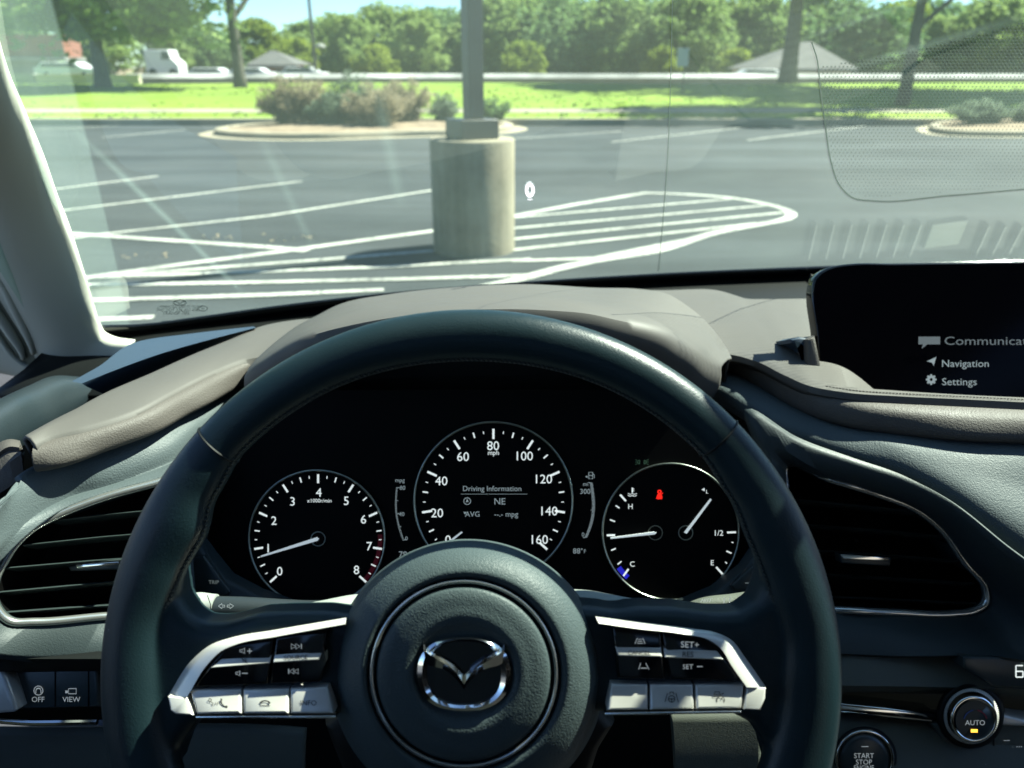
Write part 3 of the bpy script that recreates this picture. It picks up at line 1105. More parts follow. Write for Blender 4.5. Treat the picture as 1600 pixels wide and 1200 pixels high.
rings = [cr(r, N_, True) for r in (lo, lm, li, [p + FW * .04 for p in li])]
MB().grid(rings, closed_u=True).build('vent_surround', M['fascia'], dash, 60, [SOLID(.002)])
# lower panels
lr = lambda v, z, dz=.0: px([(1240, v, z + .01), (1310, v, z), (1400, v + 1, z), (1500, v + 3, z), (1620, v + 6, z - .01), (1760, v + 9, z - .02)], 1)
dpart('lower_trim', [lr(1018, .628), lr(1024, .616), lr(1045, .611), lr(1068, .606), lr(1074, .612), lr(1078, .655), lr(1102, .665)], M['lower'], 60, 0, 50)
ll = lambda v, z: px([(-80, v, z - .02), (0, v, z - .01), (100, v, z), (200, v, z + .005), (320, v, z + .01), (430, v, z + .01)], 1)
dpart('lower_trim', [ll(1024, .565), ll(1030, .557), ll(1042, .565), ll(1046, .580), ll(1122, .580)], M['black'], 50, 0, 50)
dpart('knee_panel', [px([(-120, 1134), (160, 1134), (300, 1130), (420, 1132), (480, 1136)], .60), px([(-120, 1170), (160, 1170), (300, 1170), (420, 1170), (478, 1170)], .598), px([(-120, 1290), (160, 1290), (300, 1290), (420, 1290), (478, 1290)], .60)], M['lower'], 40, 12)
dpart('knee_panel', [px([(1046, 1110), (1080, 1110), (1140, 1110), (1187, 1110)], .58), px([(1050, 1160), (1080, 1160), (1140, 1160), (1187, 1160)], .58), px([(1056, 1290), (1090, 1290), (1140, 1290), (1187, 1290)], .584)], M['lower'], 30, 12)
dpart('console_panel', [px([(1190, 1108), (1260, 1112), (1460, 1126), (1620, 1136), (1760, 1140)], .625), px([(1190, 1150), (1260, 1150), (1460, 1160), (1620, 1165), (1760, 1170)], .615), px([(1190, 1290), (1260, 1290), (1460, 1290), (1620, 1290), (1760, 1290)], .59)], M['lower'], 50, 14)
MB().prism([(1187, 1114), (1191, 1114), (1191, 1280), (1187, 1280)], .585, .03).build('seam', M['black'], dash)
# bright strips
MB().prism([(1300, 1097), (1380, 1105), (1463, 1115), (1466, 1121), (1457, 1130), (1400, 1124), (1300, 1114)], .612, .02, .0025).build('bright_strip', M['chrome'], dash)
MB().prism([(1556, 1114), (1572, 1117), (1600, 1124), (1700, 1134), (1700, 1146), (1600, 1136), (1556, 1134)], .606, .02, .0025).build('bright_strip', M['satin'], dash)
sw = MB().prism([(-60, 1046), (152, 1044), (156, 1106), (-60, 1112)], .568, .02, .003).build('switch_panel', M['slat'], dash)
swl = MB()
swl.text('OFF', 59.5, 1092.5, .5672, h=8.5)
swl.text('VIEW', 111.5, 1092.5, .5672, h=8.5)
swl.arc(60, 1079, 7, 0, 360, .5672, 1.3, 24)
swl.arc(60, 1079, 4, 30, 150, .5672, 1.1, 8)
swl.stroke([(56, 1083), (56, 1079), (58, 1076), (62, 1076), (64, 1079), (64, 1083)], .5672, 1.2)
swl.stroke([(107, 1076), (119, 1076), (119, 1084), (107, 1084)], .5672, 1.3, True)
swl.stroke([(102, 1081), (106, 1081)], .5672, 4)
swl.build('lettering', M['white'], sw, 0)
for u in (86, 138):
    MB().prism([(u - .8, 1048), (u + .8, 1048), (u + .8, 1104), (u - .8, 1104)], .5675, .004).build('switch_gap', M['dial'], sw)
MB().prism([(-60, 1040), (0, 1045), (10, 1060), (20, 1090), (26, 1110), (20, 1114), (-60, 1120)], .556, .02, .003).build('bright_strip', M['satin'], dash)
MB().tube(cr(px([(-60, 1124), (0, 1126), (40, 1129), (100, 1129), (152, 1128)], .562), 40), .0022, 8).build('bright_strip', M['chrome'], dash)


# ---- air vents
def vent(label, path, z, slats, tab, knob):
    P = [W(u, v, z(u)) for u, v in path]
    C = sum(P, Vector((0, 0, 0))) / len(P)
    t = thing('air_vent', label, 'air vent', C, 'air vents either side of the wheel')
    ring = cr(P, 160, True)
    MB().tube(ring, .0030, 12, True).build('chrome_frame', M['vent_trim'], t, 180)
    inner = [p.lerp(C, .022) + FW * .0015 for p in ring]
    MB().tube(inner, .0017, 8, True).build('inner_frame', M['slat'], t, 180)
    MB().grid([[p + FW * .004 for p in ring], [p + FW * .055 for p in ring], [(p + FW * .055).lerp(C + FW * .055, .98) for p in ring]], closed_u=True).build('duct', M['dial'], t, 60)
    for a, b in slats:
        A, Bp = W(a[0], a[1], z(a[0]) + .003), W(b[0], b[1], z(b[0]) + .003)
        Mi = A.lerp(Bp, .5) + UP * .0005
        mbs = MB()
        rows_ = []
        for k in range(12):
            an = 2 * math.pi * k / 12
            off = FW * (.012 + .012 * math.cos(an)) + UP * (.0016 * math.sin(an)) + UP * (-.007 * (1 + math.cos(an)) * .5)
            rows_.append([q + off for q in (A, Mi, Bp)])
        mbs.grid(rows_, closed_v=True)
        mbs.build('slat', M['slat'], t, 60)
    zt = z(tab[0][0]) + .004
    k_ = MB().prism(knob, zt + .001, .012, .001).build('slider', M['slat'], t)
    MB().prism(tab, zt, .004, .0008).build('chrome_tab', M['chrome'], k_)
    return t


vent('wide air vent with chrome rim and dark slats to the right of the wheel',
     [(1228, 728), (1300, 750), (1380, 775), (1430, 795), (1470, 826), (1510, 881), (1541, 920), (1541, 942), (1520, 955), (1490, 959), (1400, 957), (1310, 953), (1238, 950), (1230, 850), (1228, 760)],
     lambda u: .627 + max(0, 1262 - u) * .0009, [((1250, 781), (1436, 799)), ((1234, 818), (1482, 838)), ((1234, 858), (1500, 876)), ((1234, 895), (1522, 912)), ((1238, 931), (1530, 944))],
     [(1313, 866), (1392, 871), (1388, 878), (1317, 874)], [(1312, 866), (1393, 871), (1391, 885), (1315, 880)])
vent('air vent with chrome rim half hidden behind the left of the steering wheel',
     [(250, 753), (157, 779), (92, 804), (52, 825), (26, 849), (8, 875), (-9, 910), (-8, 946), (16, 971), (52, 972), (163, 963), (262, 957), (284, 850), (284, 743)],
     lambda u: .545 + .06 * (u + 10) / 300, [((78, 814), (264, 795)), ((35, 852), (266, 830)), ((8, 888), (266, 868)), ((-4, 926), (266, 903)), ((0, 958), (262, 941))],
     [(117, 882), (186, 877), (186, 882), (120, 889)], [(105, 884), (186, 877), (186, 890), (110, 893)])

# ---- instrument cluster
ZC = .645
ZT = ZC - .0022
cl = thing('instrument_cluster', 'black instrument cluster with three round gauges behind the steering wheel', 'gauges', W(771, 850, ZC))
MB().prism([(300, 980), (300, 810), (335, 740), (375, 690), (415, 640), (455, 610), (1055, 610), (1100, 645), (1140, 690), (1185, 770), (1205, 860), (1205, 980)], ZC, .02).build('panel', M['dial'], cl)


def ticks(mb, cx, cy, ang, r0, r1, w, z=ZT):
    a = R(ang)
    mb.stroke([(cx + r0 * math.cos(a), cy - r0 * math.sin(a)), (cx + r1 * math.cos(a), cy - r1 * math.sin(a))], z, w)


def dial(name, cx, cy, r):
    rows_ = [crow(cx, cy, r - 3, ZC - .0005), crow(cx, cy, r - 2.4, ZC - .003), crow(cx, cy, r - .4, ZC - .004), crow(cx, cy, r + .6, ZC - .003), crow(cx, cy, r + .8, ZC)]
    face = MB().grid([crow(cx, cy, 1, ZC - .001), crow(cx, cy, r - 2, ZC - .001)], closed_u=True).build(name, M['dial'], cl)
    MB().grid(rows_, closed_u=True).build('dial_ring', M['dial_ring'], face, 180)
    return face


tach = dial('tachometer', 495, 841, 107)
mk = MB()
for k in range(33):
    ang = 222 - 33 * k / 4
    if k % 4 == 0:
        ticks(mk, 497, 842, ang, 87, 101, 3.2)
    elif k % 2 == 0:
        ticks(mk, 497, 842, ang, 92, 100, 2.0)
    else:
        ticks(mk, 497, 842, ang, 95, 99, 1.3)
for s, u, v in [('0', 437, 892), ('1', 419, 856), ('2', 428, 813), ('3', 457, 783), ('4', 498, 769), ('5', 541, 782), ('6', 568, 811), ('7', 577, 853), ('8', 557, 890)]:
    mk.text(s, u, v, ZT, h=14)
mk.text('x1000r/min', 499, 782, ZT, w=38)
mk.build('dial_lettering', M['print'], tach, 0)
MB().arc(496, 842, 98, -42, 4, ZT + .0003, 7, 20).build('red_zone', M['red_zone'], tach, 0)
MB().arc(497, 842, 11, 0, 360, ZT - .001, 1.3, 40).build('hub_ring', M['dial_ring'], tach, 0)
MB().prism([(407, 868.5), (495, 839.5), (498, 842), (496, 845), (407.6, 870.6)], ZT - .003, .001).build('needle', M['needle'], tach)

spd = dial('speedometer', 771, 783, 124.5)
mk = MB()
for k in range(33):
    ang = 222 - 33 * k / 4
    if k % 4 == 0:
        ticks(mk, 771, 783, ang, 97, 113, 3.4)
    elif k % 2 == 0:
        ticks(mk, 771, 783, ang, 103, 111.5, 2.2)
    else:
        ticks(mk, 771, 783, ang, 106, 110, 1.4)
for s, u, v in [('0', 700, 843), ('20', 683, 801), ('40', 689.5, 751), ('60', 723.5, 713), ('80', 770.5, 696), ('100', 820, 712), ('120', 850, 748), ('140', 858.5, 798), ('160', 843.5, 842.5)]:
    mk.text(s, u, v, ZT, h=14.5)
mk.text('mph', 771, 707, ZT, w=17)
mk.build('dial_lettering', M['print'], spd, 0)
MB().prism([(700, 846.5), (721, 830.5), (722.5, 832.5), (702, 849)], ZT - .003, .001).build('needle', M['needle'], spd)
inf = MB()
inf.text('Driving Information', 769, 763, ZT, w=91)
inf.text('NE', 781, 783, ZT, h=10.5)
inf.text('AVG', 738, 803, ZT, h=8.5)
inf.text('--.- mpg', 791, 803, ZT, w=37)
inf.flat([(724, 800), (729, 800), (726.5, 804)], ZT)
inf.arc(730, 783, 5.3, 0, 360, ZT, 1.1, 26)
inf.flat([(730, 779), (732.4, 785), (730, 784), (727.6, 785)], ZT)
inf.build('screen_lettering', M['print_dim'] if False else M['print_blue'], spd, 0)
MB().stroke([(720, 772), (824, 772)], ZT, .8).build('divider', M['print_dim'], spd, 0)

fg = dial('fuel_temperature_gauge', 1048, 831, 107.5)
mk, mf, mc = MB(), MB(), MB()
for a, b, w in [((969, 773), (978, 783), 3), ((962, 790), (968, 794), 2), ((953, 812), (961, 815), 2), ((948, 836.5), (961, 836.2), 3), ((955, 860), (962, 857), 2), ((965, 882), (971, 877), 2), ((974, 900), (982, 889), 3),
                ((1136, 832), (1150, 831.6), 3), ((1143, 847), (1146, 848), 1.6), ((1135, 861), (1143, 864.5), 2.2), ((1133, 878), (1136, 880.5), 1.6), ((1119, 886), (1129, 897), 3)]:
    (mk if a[0] < 1048 else mf).stroke([a, b], ZT, w)
mk.text('H', 985, 791, ZT, h=8.5)
mk.text('C', 988, 881, ZT, h=8.5)
mf.text('E', 1113, 879, ZT, h=8.5)
mf.text('1/2', 1123.5, 832.5, ZT, h=9)
ml_ = MB()
ml_.text('L', 1105, 768, ZT, h=6)
ml_.flat([(1096, 765), (1101, 762.5), (1101, 767.5)], ZT)
ml_.build('filler_side_symbol', M['print'], fg, 0)
mc.stroke([(988, 762), (988, 770)], ZT, 2)
mc.stroke([(988, 764), (991, 764)], ZT, 1)
mc.stroke([(988, 767), (991, 767)], ZT, 1)
mc.stroke([(981, 771), (985, 772.5), (988, 771), (991, 772.5), (995, 771)], ZT, 1)
mc.stroke([(981, 774), (985, 775.5), (988, 774), (991, 775.5), (995, 774)], ZT, 1)
mk.build('temperature_scale', M['print'], fg, 0)
mf.build('fuel_scale', M['print'], fg, 0)
mc.build('coolant_symbol', M['print'], fg, 0)
MB().arc(1042, 832, 93, 216, 229, ZT + .0003, 8, 10).build('cold_zone', M['blue_zone'], fg, 0)
rl = MB()
rl.arc(1030.5, 768.5, 2.4, 0, 360, ZT, 2.2, 12)
rl.flat([(1028, 771.5), (1033, 771.5), (1035, 776), (1034.5, 780), (1026.5, 780), (1026, 776)], ZT)
rl.stroke([(1025, 779), (1036, 770)], ZT - .0002, 1.2)
rl.build('seat_belt_lamp', M['red_lamp'], fg, 0)
for cx in (1024, 1071.5):
    MB().arc(cx, 832.5, 11, 0, 360, ZT - .001, 1.3, 40).build('hub_ring', M['dial_ring'], fg, 0)
MB().prism([(954, 840), (1022, 831), (1026, 832.5), (1023, 835), (954.3, 842.2)], ZT - .003, .001).build('needle', M['needle'], fg)
MB().prism([(1069, 832), (1110, 779), (1112, 781), (1073, 834)], ZT - .003, .001).build('needle', M['needle'], fg)
sc = MB()
se, sf = MB(), MB()
for k in range(41):
    t = k / 40
    u = 619 + 10 * t ** 2.2 - 3 * math.sin(math.pi * t)
    v = 762 + 82 * t
    l = 6 if k % 20 == 0 else (4.5 if k % 10 == 0 else 2.5)
    se.stroke([(u, v), (u + l, v - 1.2 * t)], ZT, 1.0)
    u2 = 926 + 4.5 * math.sin(math.pi * t * .95) - 9 * t ** 3
    v2 = 755 + 84 * t
    l = 6.5 if k % 20 == 0 else 4.5
    sf.stroke([(u2, v2), (u2 - l, v2 + (t - .5) * 2)], ZT, 1.15)
for s, u, v, h in [('mpg', 625, 750, 6.5), ('80', 629, 762, 6.5), ('40', 627.5, 803, 6.5), ('0', 635, 841, 6.5), ('794', 633, 866, 10), ('mi', 915, 756, 6.5), ('300', 914.5, 767.5, 8.2), ('0', 911, 835, 6.5), ('88', 901, 860.5, 8.6), ('F', 914, 861, 6)]:
    (se if u < 700 else sf).text(s, u, v, ZT, h=h)
sf.arc(909, 858, 1, 0, 360, ZT, .7, 10)
sc.stroke([(920, 738), (926, 738), (926, 748), (920, 748)], ZT, 1.2, True)
sc.stroke([(920, 743), (926, 743)], ZT, 1)
sc.stroke([(926, 740), (928.5, 742), (928.5, 747)], ZT, 1)
MB().flat([(914, 745), (918, 743), (918, 747)], ZT).build('filler_arrow', M['print_blue'], cl, 0)
se.build('economy_scale', M['print_blue'], cl, 0)
sf.build('range_scale', M['print_blue'], cl, 0)
sc.build('pump_symbol', M['print_blue'], cl, 0)
gp = MB()
gp.arc(999.5, 722, 3, 90, 270, ZT, 1, 8)
gp.stroke([(999.5, 719), (999.5, 725)], ZT, 1)
gp.arc(1006.5, 722, 3, -90, 90, ZT, 1, 8)
gp.stroke([(1006.5, 719), (1006.5, 725)], ZT, 1)
for d in (-3, 0, 3):
    gp.stroke([(996, 722 + d * .8), (992.5, 722 + d * 1.3)], ZT, .8)
    gp.stroke([(1010, 722 + d * .8), (1013.5, 722 + d * 1.3)], ZT, .8)
gp.build('side_lamp_symbol', M['green_lamp'], cl, 0)
MB().prism([(276, 850), (300, 838), (322, 868), (352, 905), (400, 930), (450, 948), (500, 975), (276, 975)], .62, .02, .004).build('lower_bezel', M['fascia'], cl)
MB().prism([(1225, 850), (1192, 850), (1165, 890), (1120, 925), (1060, 950), (1040, 975), (1225, 975)], .62, .02, .004).build('lower_bezel', M['fascia'], cl)
tb = MB().prism([(296, 874), (318, 868), (360, 925), (352, 932), (300, 932)], .617, .008, .002).build('trip_button', M['slat'], cl)
MB().text('TRIP', 334, 909.5, .6163, h=6).build('lettering', M['print_dim'], tb, 0)
tb = MB().prism([(1188, 886), (1178, 882), (1142, 915), (1150, 924), (1188, 918)], .617, .008, .002).build('dimmer_button', M['slat'], cl)
MB().stroke([(1164, 911), (1172, 911)], .6163, 1.2).build('lettering', M['print_dim'], tb, 0)
# inside of the hood, from the lip down to the panel
MB().loft([lf3, [p + Vector((0, .03, -.004)) for p in lf3], px([(392, 680), (400, 665), (412, 645), (430, 625), (450, 612), (520, 600), (620, 590), (740, 588), (860, 588), (920, 592), (957, 596), (1010, 602), (1045, 610), (1075, 625), (1100, 648), (1130, 680)], ZC)], 80).build('shroud', M['black'], cl, 180)

# ---- steering column and stalks
colm = MB()
colm.prism([(650, 1040), (810, 1040), (900, 1070), (965, 1140), (940, 1180), (905, 1290), (560, 1290), (515, 1180), (500, 1140), (560, 1070)], .415, .20, .012)
colo = colm.build('steering_column', M['black'], None, 40, loc=W(731, 1080, .50))
tag(colo, 'black steering column shroud directly behind the wheel hub', 'steering column')


def capsule(name, path, rads, m, parent, flat=.8):
    P = cr(path, 40)
    rr = cr([(r, 0, 0) for r in rads], 40)
    return MB().tube(P, [max(q.x, .0003) for q in rr], 20, flat=flat).build(name, m, parent, 60)


sl_ = thing('indicator_stalk', 'left control stalk with white-lit AUTO light ring behind the wheel', 'stalk', W(470, 950, .46))
capsule('arm', px([(520, 952), (440, 950), (380, 948), (338, 948)], .455), [.006, .0055, .0062, .0070], M['stalk'], sl_)
capsule('light_switch', px([(337, 944), (328, 944), (300, 943), (286, 943), (258, 943)], .455), [.0066, .0073, .0076, .0072, .0055], M['shelf'], sl_)
a = MB()
zs = .4478
a.text('AUTO', 311, 961, zs, h=7)
a.stroke([(324, 930), (329, 945), (329, 965)], zs - .0005, 1.2)
a.stroke([(290, 929), (294, 945), (294, 965)], zs - .0005, 1.2)
a.build('switch_lettering', M['dark_print'], sl_, 0)
a = MB()
a.stroke([(341, 947), (347, 943), (347, 945.5), (351, 945.5), (351, 948.5), (347, 948.5), (347, 951)], zs, 1.1, True)
a.stroke([(365, 947), (359, 943), (359, 945.5), (355, 945.5), (355, 948.5), (359, 948.5), (359, 951)], zs, 1.1, True)
a.build('arrow_symbols', M['white'], sl_, 0)
sr = thing('wiper_stalk', 'right control stalk marked MIST and OFF behind the wheel', 'stalk', W(1000, 955, .46))
capsule('arm', px([(1040, 958), (1075, 952), (1095, 946), (1150, 942), (1200, 938), (1230, 936)], .465), [.003, .0050, .0066, .0072, .0074, .006], M['lower'], sr)
a = MB()
zs = .4570
a.text('MIST', 1104, 938, zs, h=6, shear=.5, rot=2)
a.text('OFF', 1101, 947, zs, h=6, shear=.5, rot=2)
a.flat([(1086, 940), (1093, 945), (1090, 948), (1087, 945)], zs)
a.stroke([(1132, 934), (1130, 950)], zs - .0004, 1.5)
a.stroke([(1141, 932), (1139, 950)], zs - .0004, 1.5)
a.flat([(1146, 942), (1149, 946), (1143, 946)], zs - .0005)
for i in range(7):
    a.stroke([(1155 + i * 3.2, 931), (1153 + i * 3.2, 950)], zs - .0008, 1.1)
a.build('stalk_lettering', M['white'], sr, 0)

# ---- steering wheel
ZW = .384
KW = ZW / F
wheel = thing('steering_wheel', 'black leather steering wheel with round hub, chrome badge and silver switch pods', 'steering wheel', W(737, 1060, ZW))
wc = W(737, 1060, ZW)
rin_t = [(-90, 497), (-60, 492), (-40, 474), (-20, 468), (0, 478), (8, 485), (16, 479), (26, 480), (36, 490), (45, 499), (60, 499), (90, 495), (120, 500), (135, 500), (144, 488), (152, 470), (160, 476), (170, 486), (180, 480), (200, 472), (220, 474), (240, 492), (270, 497)]


def rin_at(a):
    for (a0, r0_), (a1, r1_) in zip(rin_t, rin_t[1:]):
        if a0 <= a <= a1:
            t = (a - a0) / (a1 - a0)
            t = t * t * (3 - 2 * t)
            return r0_ + (r1_ - r0_) * t


rim = MB()
rows_ = []
for k in range(300):
    a = -90 + 360 * k / 300
    ri_ = rin_at(a)
    rc_, hw = (577 + ri_) / 2 * KW, (577 - ri_) / 2 * KW
    d = RT * math.cos(R(a)) + UP * math.sin(R(a))
    dep = .0108 + (hw - .0128) * .30
    rows_.append([wc + d * (rc_ + hw * math.cos(b)) - FW * dep * math.sin(b) for b in [2 * math.pi * j / 28 for j in range(28)]])
rim.grid(rows_, closed_u=True, closed_v=True)
ZS = .3795
# leather arms of the spokes run from the rim to the hub, round the switch pods
rim.prism([(600, 962), (545, 966), (505, 960), (440, 961), (400, 963), (345, 978), (310, 978), (290, 964), (274, 938), (268, 890), (215, 890), (195, 1050), (210, 1200), (262, 1215), (276, 1170), (300, 1136), (340, 1122), (600, 1122)], ZS, .024, .007)
rim.prism([(870, 950), (930, 953), (963, 958), (1000, 953), (1060, 954), (1120, 963), (1160, 962), (1184, 945), (1196, 915), (1200, 880), (1262, 890), (1282, 1050), (1262, 1200), (1212, 1215), (1200, 1170), (1176, 1136), (1140, 1118), (870, 1120)], ZS, .024, .007)
rim.build('rim', M['leather'], wheel, 180, [('REMESH', dict(mode='VOXEL', voxel_size=.0013, use_smooth_shade=True)), ('SMOOTH', dict(factor=.6, iterations=14))])
# seams between the upper and the side leather, and the stitching on the inner edge
for a in (137.3, 44.2):
    d = RT * math.cos(R(a)) + UP * math.sin(R(a))
    ri_ = rin_at(a)
    rc_, hw = (577 + ri_) / 2 * KW, (577 - ri_) / 2 * KW
    MB().tube([wc + d * (rc_ + (hw - .0001) * math.cos(b)) - FW * .0109 * math.sin(b) for b in [2 * math.pi * j / 40 for j in range(40)]], .0006, 6, True).build('leather_seam', M['black'], wheel)
sti = MB()
a = 9.0
k = 0
while a < 192:
    if not (-12 < a < 9 or 171 < a < 192):
        ri_ = rin_at(a)
        d = RT * math.cos(R(a)) + UP * math.sin(R(a))
        t_ = -RT * math.sin(R(a)) + UP * math.cos(R(a))
        c = wc + d * ((ri_ + 1.5) * KW) - FW * .0035
        off = .0016 if k % 2 else 0
        sti.tube([c - t_ * .0011 - FW * off + d * off * .5, c + t_ * .0011 - FW * (.0016 - off) + d * (.0016 - off) * .5], .00045, 5)
        k += 1
    a += .42
sti.build('stitching', M['stitch'], wheel)
# shelf on top of the spokes behind the leather
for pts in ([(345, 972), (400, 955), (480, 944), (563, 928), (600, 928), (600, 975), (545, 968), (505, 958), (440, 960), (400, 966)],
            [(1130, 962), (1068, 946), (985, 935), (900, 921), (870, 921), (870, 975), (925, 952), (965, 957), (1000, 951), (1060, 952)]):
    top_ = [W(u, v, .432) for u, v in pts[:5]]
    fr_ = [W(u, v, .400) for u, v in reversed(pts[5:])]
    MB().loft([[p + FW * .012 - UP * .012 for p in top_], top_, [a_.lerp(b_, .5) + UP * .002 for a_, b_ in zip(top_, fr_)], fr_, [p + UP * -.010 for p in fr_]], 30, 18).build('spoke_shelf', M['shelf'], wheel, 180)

# hub
hub_rows = [crow(731, 1056, 214, .414), crow(731, 1056, 212, .404), crow(731, 1056, 208, .3845), crow(731, 1056, 202, .3780), crow(730.5, 1056, 194, .3735), crow(730, 1055.5, 184, .3697), crow(729, 1055, 172, .3665), crow(726.5, 1054, 158, .3647), crow(725.5, 1053.5, 152, .3663), crow(725, 1053, 149.5, .3695), crow(725, 1053, 140, .3715), crow(725, 1053, 130, .3715)]
cols = [cr([r[k] for r in hub_rows], 60) for k in range(128)]
MB().grid([[c[k] for c in cols] for k in range(60)], closed_u=True).build('hub_cover', M['hub'], wheel, 180)
MB().grid([crow(725, 1053, 148.5, .3680), crow(725, 1053, 147.5, .3653), crow(725, 1053, 145, .3645), crow(725, 1053, 141.5, .3651), crow(725, 1053, 140.5, .3680)], closed_u=True).build('hub_ring', M['vent_trim'], wheel, 180)
pad_rows = [crow(725, 1053, 137, .3705), crow(725, 1053, 136.4, .3660), crow(725, 1053, 133, .3637), crow(725, 1053, 126, .3625), crow(725, 1053, 105, .3610), crow(725, 1053, 90, .3603), crow(725, 1053, 82, .3607), crow(725, 1053, 76, .3630, ry=66), crow(725, 1053, 40, .3635, ry=34), crow(725, 1053, 1, .3635)]
ap = MB().grid([[c[k] for c in [cr([r[j] for r in pad_rows], 50) for j in range(128)]] for k in range(50)], closed_u=True).build('airbag_cover', M['hub'], wheel, 180)
eb = MB()
eb.text('SRS', 726, 1147, .3617, h=19, w=46)
eb.text('AIRBAG', 726, 1167, .3620, h=11, w=44)
M['emboss'] = mat('embossed_vinyl', (0.016, 0.022, 0.024), 0.35)
eb.build('lettering', M['emboss'], ap, 0)
# badge: an oval ring crossed by a winged V
bd = thing_badge = MB()


def sup(cu, cv, a_, b_, e, n=96, lift=0):
    out = []
    for k in range(n):
        t = 2 * math.pi * k / n
        c, s = math.cos(t), math.sin(t)
        out.append((cu + a_ * math.copysign(abs(c) ** (2 / e), c), cv - b_ * math.copysign(abs(s) ** (2 / e), s) + lift))
    return out


def ring_px(o_, i_, z0):
    ob = [W(u, v, z0 + .004) for u, v in o_]
    of = [W(u, v, z0 + .0012) for u, v in o_]
    mf = [W((a_[0] + b_[0]) / 2, (a_[1] + b_[1]) / 2, z0) for a_, b_ in zip(o_, i_)]
    nf = [W(u, v, z0 + .0014) for u, v in i_]
    nb = [W(u, v, z0 + .004) for u, v in i_]
    return [ob, of, mf, nf, nb]


ZB = .3600
bd.grid(ring_px(sup(725, 1053, 73, 58.5, 2.35), sup(725, 1052, 58, 50, 2.5), ZB), closed_u=True)
# wings as a ridge: upper edge, crest, lower edge
up_l = [(662, 1006), (668, 1014), (680, 1022), (697, 1031), (710, 1040), (720, 1050), (725, 1056)]
cre_l = [(662, 1016), (672, 1023), (684, 1031), (700, 1040), (712, 1050), (720, 1061), (725, 1070)]
lo_l = [(665, 1036), (672, 1040), (684, 1043), (698, 1048), (710, 1058), (719, 1068), (725, 1077)]
mir = lambda q: [(1450 - u, v) for u, v in q]
for fn in (lambda q: q, mir):
    U_, C_, D_ = fn(up_l), fn(cre_l), fn(lo_l)
    bd.loft([px([(u, v, ZB + .004) for u, v in U_], 1), px([(u, v, ZB + .0006) for u, v in U_], 1), px([(u, v, ZB - .0016) for u, v in C_], 1), px([(u, v, ZB + .0008) for u, v in D_], 1), px([(u, v, ZB + .004) for u, v in D_], 1)], 30)
bd.build('badge', M['chrome'], wheel, 35)
MB().prism(sup(725, 1052, 64, 53, 2.4), ZB + .0025, .004).build('badge_backing', M['gloss'], wheel)


# switch pods
def icon_speaker(mb, u, v, z, s=1.0):
    mb.stroke([(u - 4 * s, v - 1.6 * s), (u - 1 * s, v - 1.6 * s), (u + 3 * s, v - 4.4 * s), (u + 3 * s, v + 4.4 * s), (u - 1 * s, v + 1.6 * s), (u - 4 * s, v + 1.6 * s)], z, 1.1, True)


ZP = .3725
TILT = lambda v1, dz=0.0: (lambda u, v: ZP + dz + (v1 - v) * KW * .30)
pod = MB().prism([(545, 968), (430, 988), (362, 1001), (330, 1013), (305, 1033), (268, 1088), (276, 1119), (527, 1119), (516, 1040), (535, 985)], ZP + .0085, .012, .001).build('switch_pod', M['gloss'], wheel)
trim_o = [(541, 965), (430, 984), (362, 996), (330, 1007), (302, 1029), (262, 1088)]
trim_i = [(540, 975), (430, 995), (372, 1006), (346, 1017), (326, 1036), (292, 1089)]
def trimpart(o_, i_, end, parent):
    a_ = cr([(u, v, 0) for u, v in o_], 40)
    b_ = cr([(u, v, 0) for u, v in i_], 40)
    m_ = [p.lerp(q, .5) for p, q in zip(a_, b_)]
    mb = MB()
    mb.grid([[W(p.x, p.y, ZP + .008) for p in a_], [W(p.x, p.y, ZP + .0040) for p in a_], [W(p.x, p.y, ZP + .0002) for p in m_], [W(p.x, p.y, ZP - .001) for p in b_], [W(p.x, p.y, ZP + .006) for p in b_]])
    mb.build('silver_trim', M['satin'], parent, 45)
    MB().prism(end, TILT(1114, -.0032), .010, .0008).build('trim_end', M['satin'], parent)


trimpart(trim_o, trim_i, [(262, 1089), (291, 1090), (302, 1118), (274, 1116), (266, 1110)], pod)
for pts in ([(352, 1012), (427, 998), (418, 1070), (304, 1074), (330, 1036)], [(431, 997), (512, 985), (506, 1010), (512, 1030), (500, 1067), (422, 1069)]):
    MB().prism(pts, ZP + .0005, .004, .0012).build('rocker_key', M['gloss'], pod)
for pts in ([(346, 1030), (424, 1024), (421, 1037), (329, 1044)], [(429, 1023.5), (505, 1017), (498, 1031.5), (426, 1036)]):
    MB().prism(pts, TILT(max(q[1] for q in pts) - 4, -.0008), .006, .0006).build('bright_key', M['satin'], pod)
for pts in ([(295, 1078), (376, 1078), (377.5, 1116), (307, 1117)], [(379, 1078), (450.5, 1077), (451, 1116), (380, 1116)], [(453, 1076.5), (511, 1074), (521, 1116), (453.5, 1116)]):
    MB().prism(pts, TILT(1114, -.0030), .009, .0014).build('silver_button', M['satin'], pod)
MB().prism([(305, 1119.5), (525, 1118.5), (526, 1123), (307, 1124)], ZP - .0032, .004, .0005).build('chrome_line', M['chrome'], pod)
a = MB()
zz = ZP + .0002
icon_speaker(a, 379, 1017, zz)
a.text('+', 390, 1017, zz, h=12)
icon_speaker(a, 372, 1052, zz, .9)
a.stroke([(378, 1052), (387, 1052)], zz, 1.3)
for q in (457, 464):
    a.stroke([(q - 2, 1006), (q + 5, 1010), (q - 2, 1014)], zz, 1.1, True)
a.stroke([(471, 1006), (471, 1014)], zz, 1.2)
for q in (459, 466):
    a.stroke([(q, 1045), (q - 7, 1049), (q, 1053)], zz, 1.1, True)
a.stroke([(451, 1045), (451, 1053)], zz, 1.2)
a.build('key_lettering', M['white'], pod, 0)
a = MB()
zz = TILT(1114, -.0034)
a.text('SOURCE', 462, 1027, TILT(1032, -.0011), w=37, rot=2)
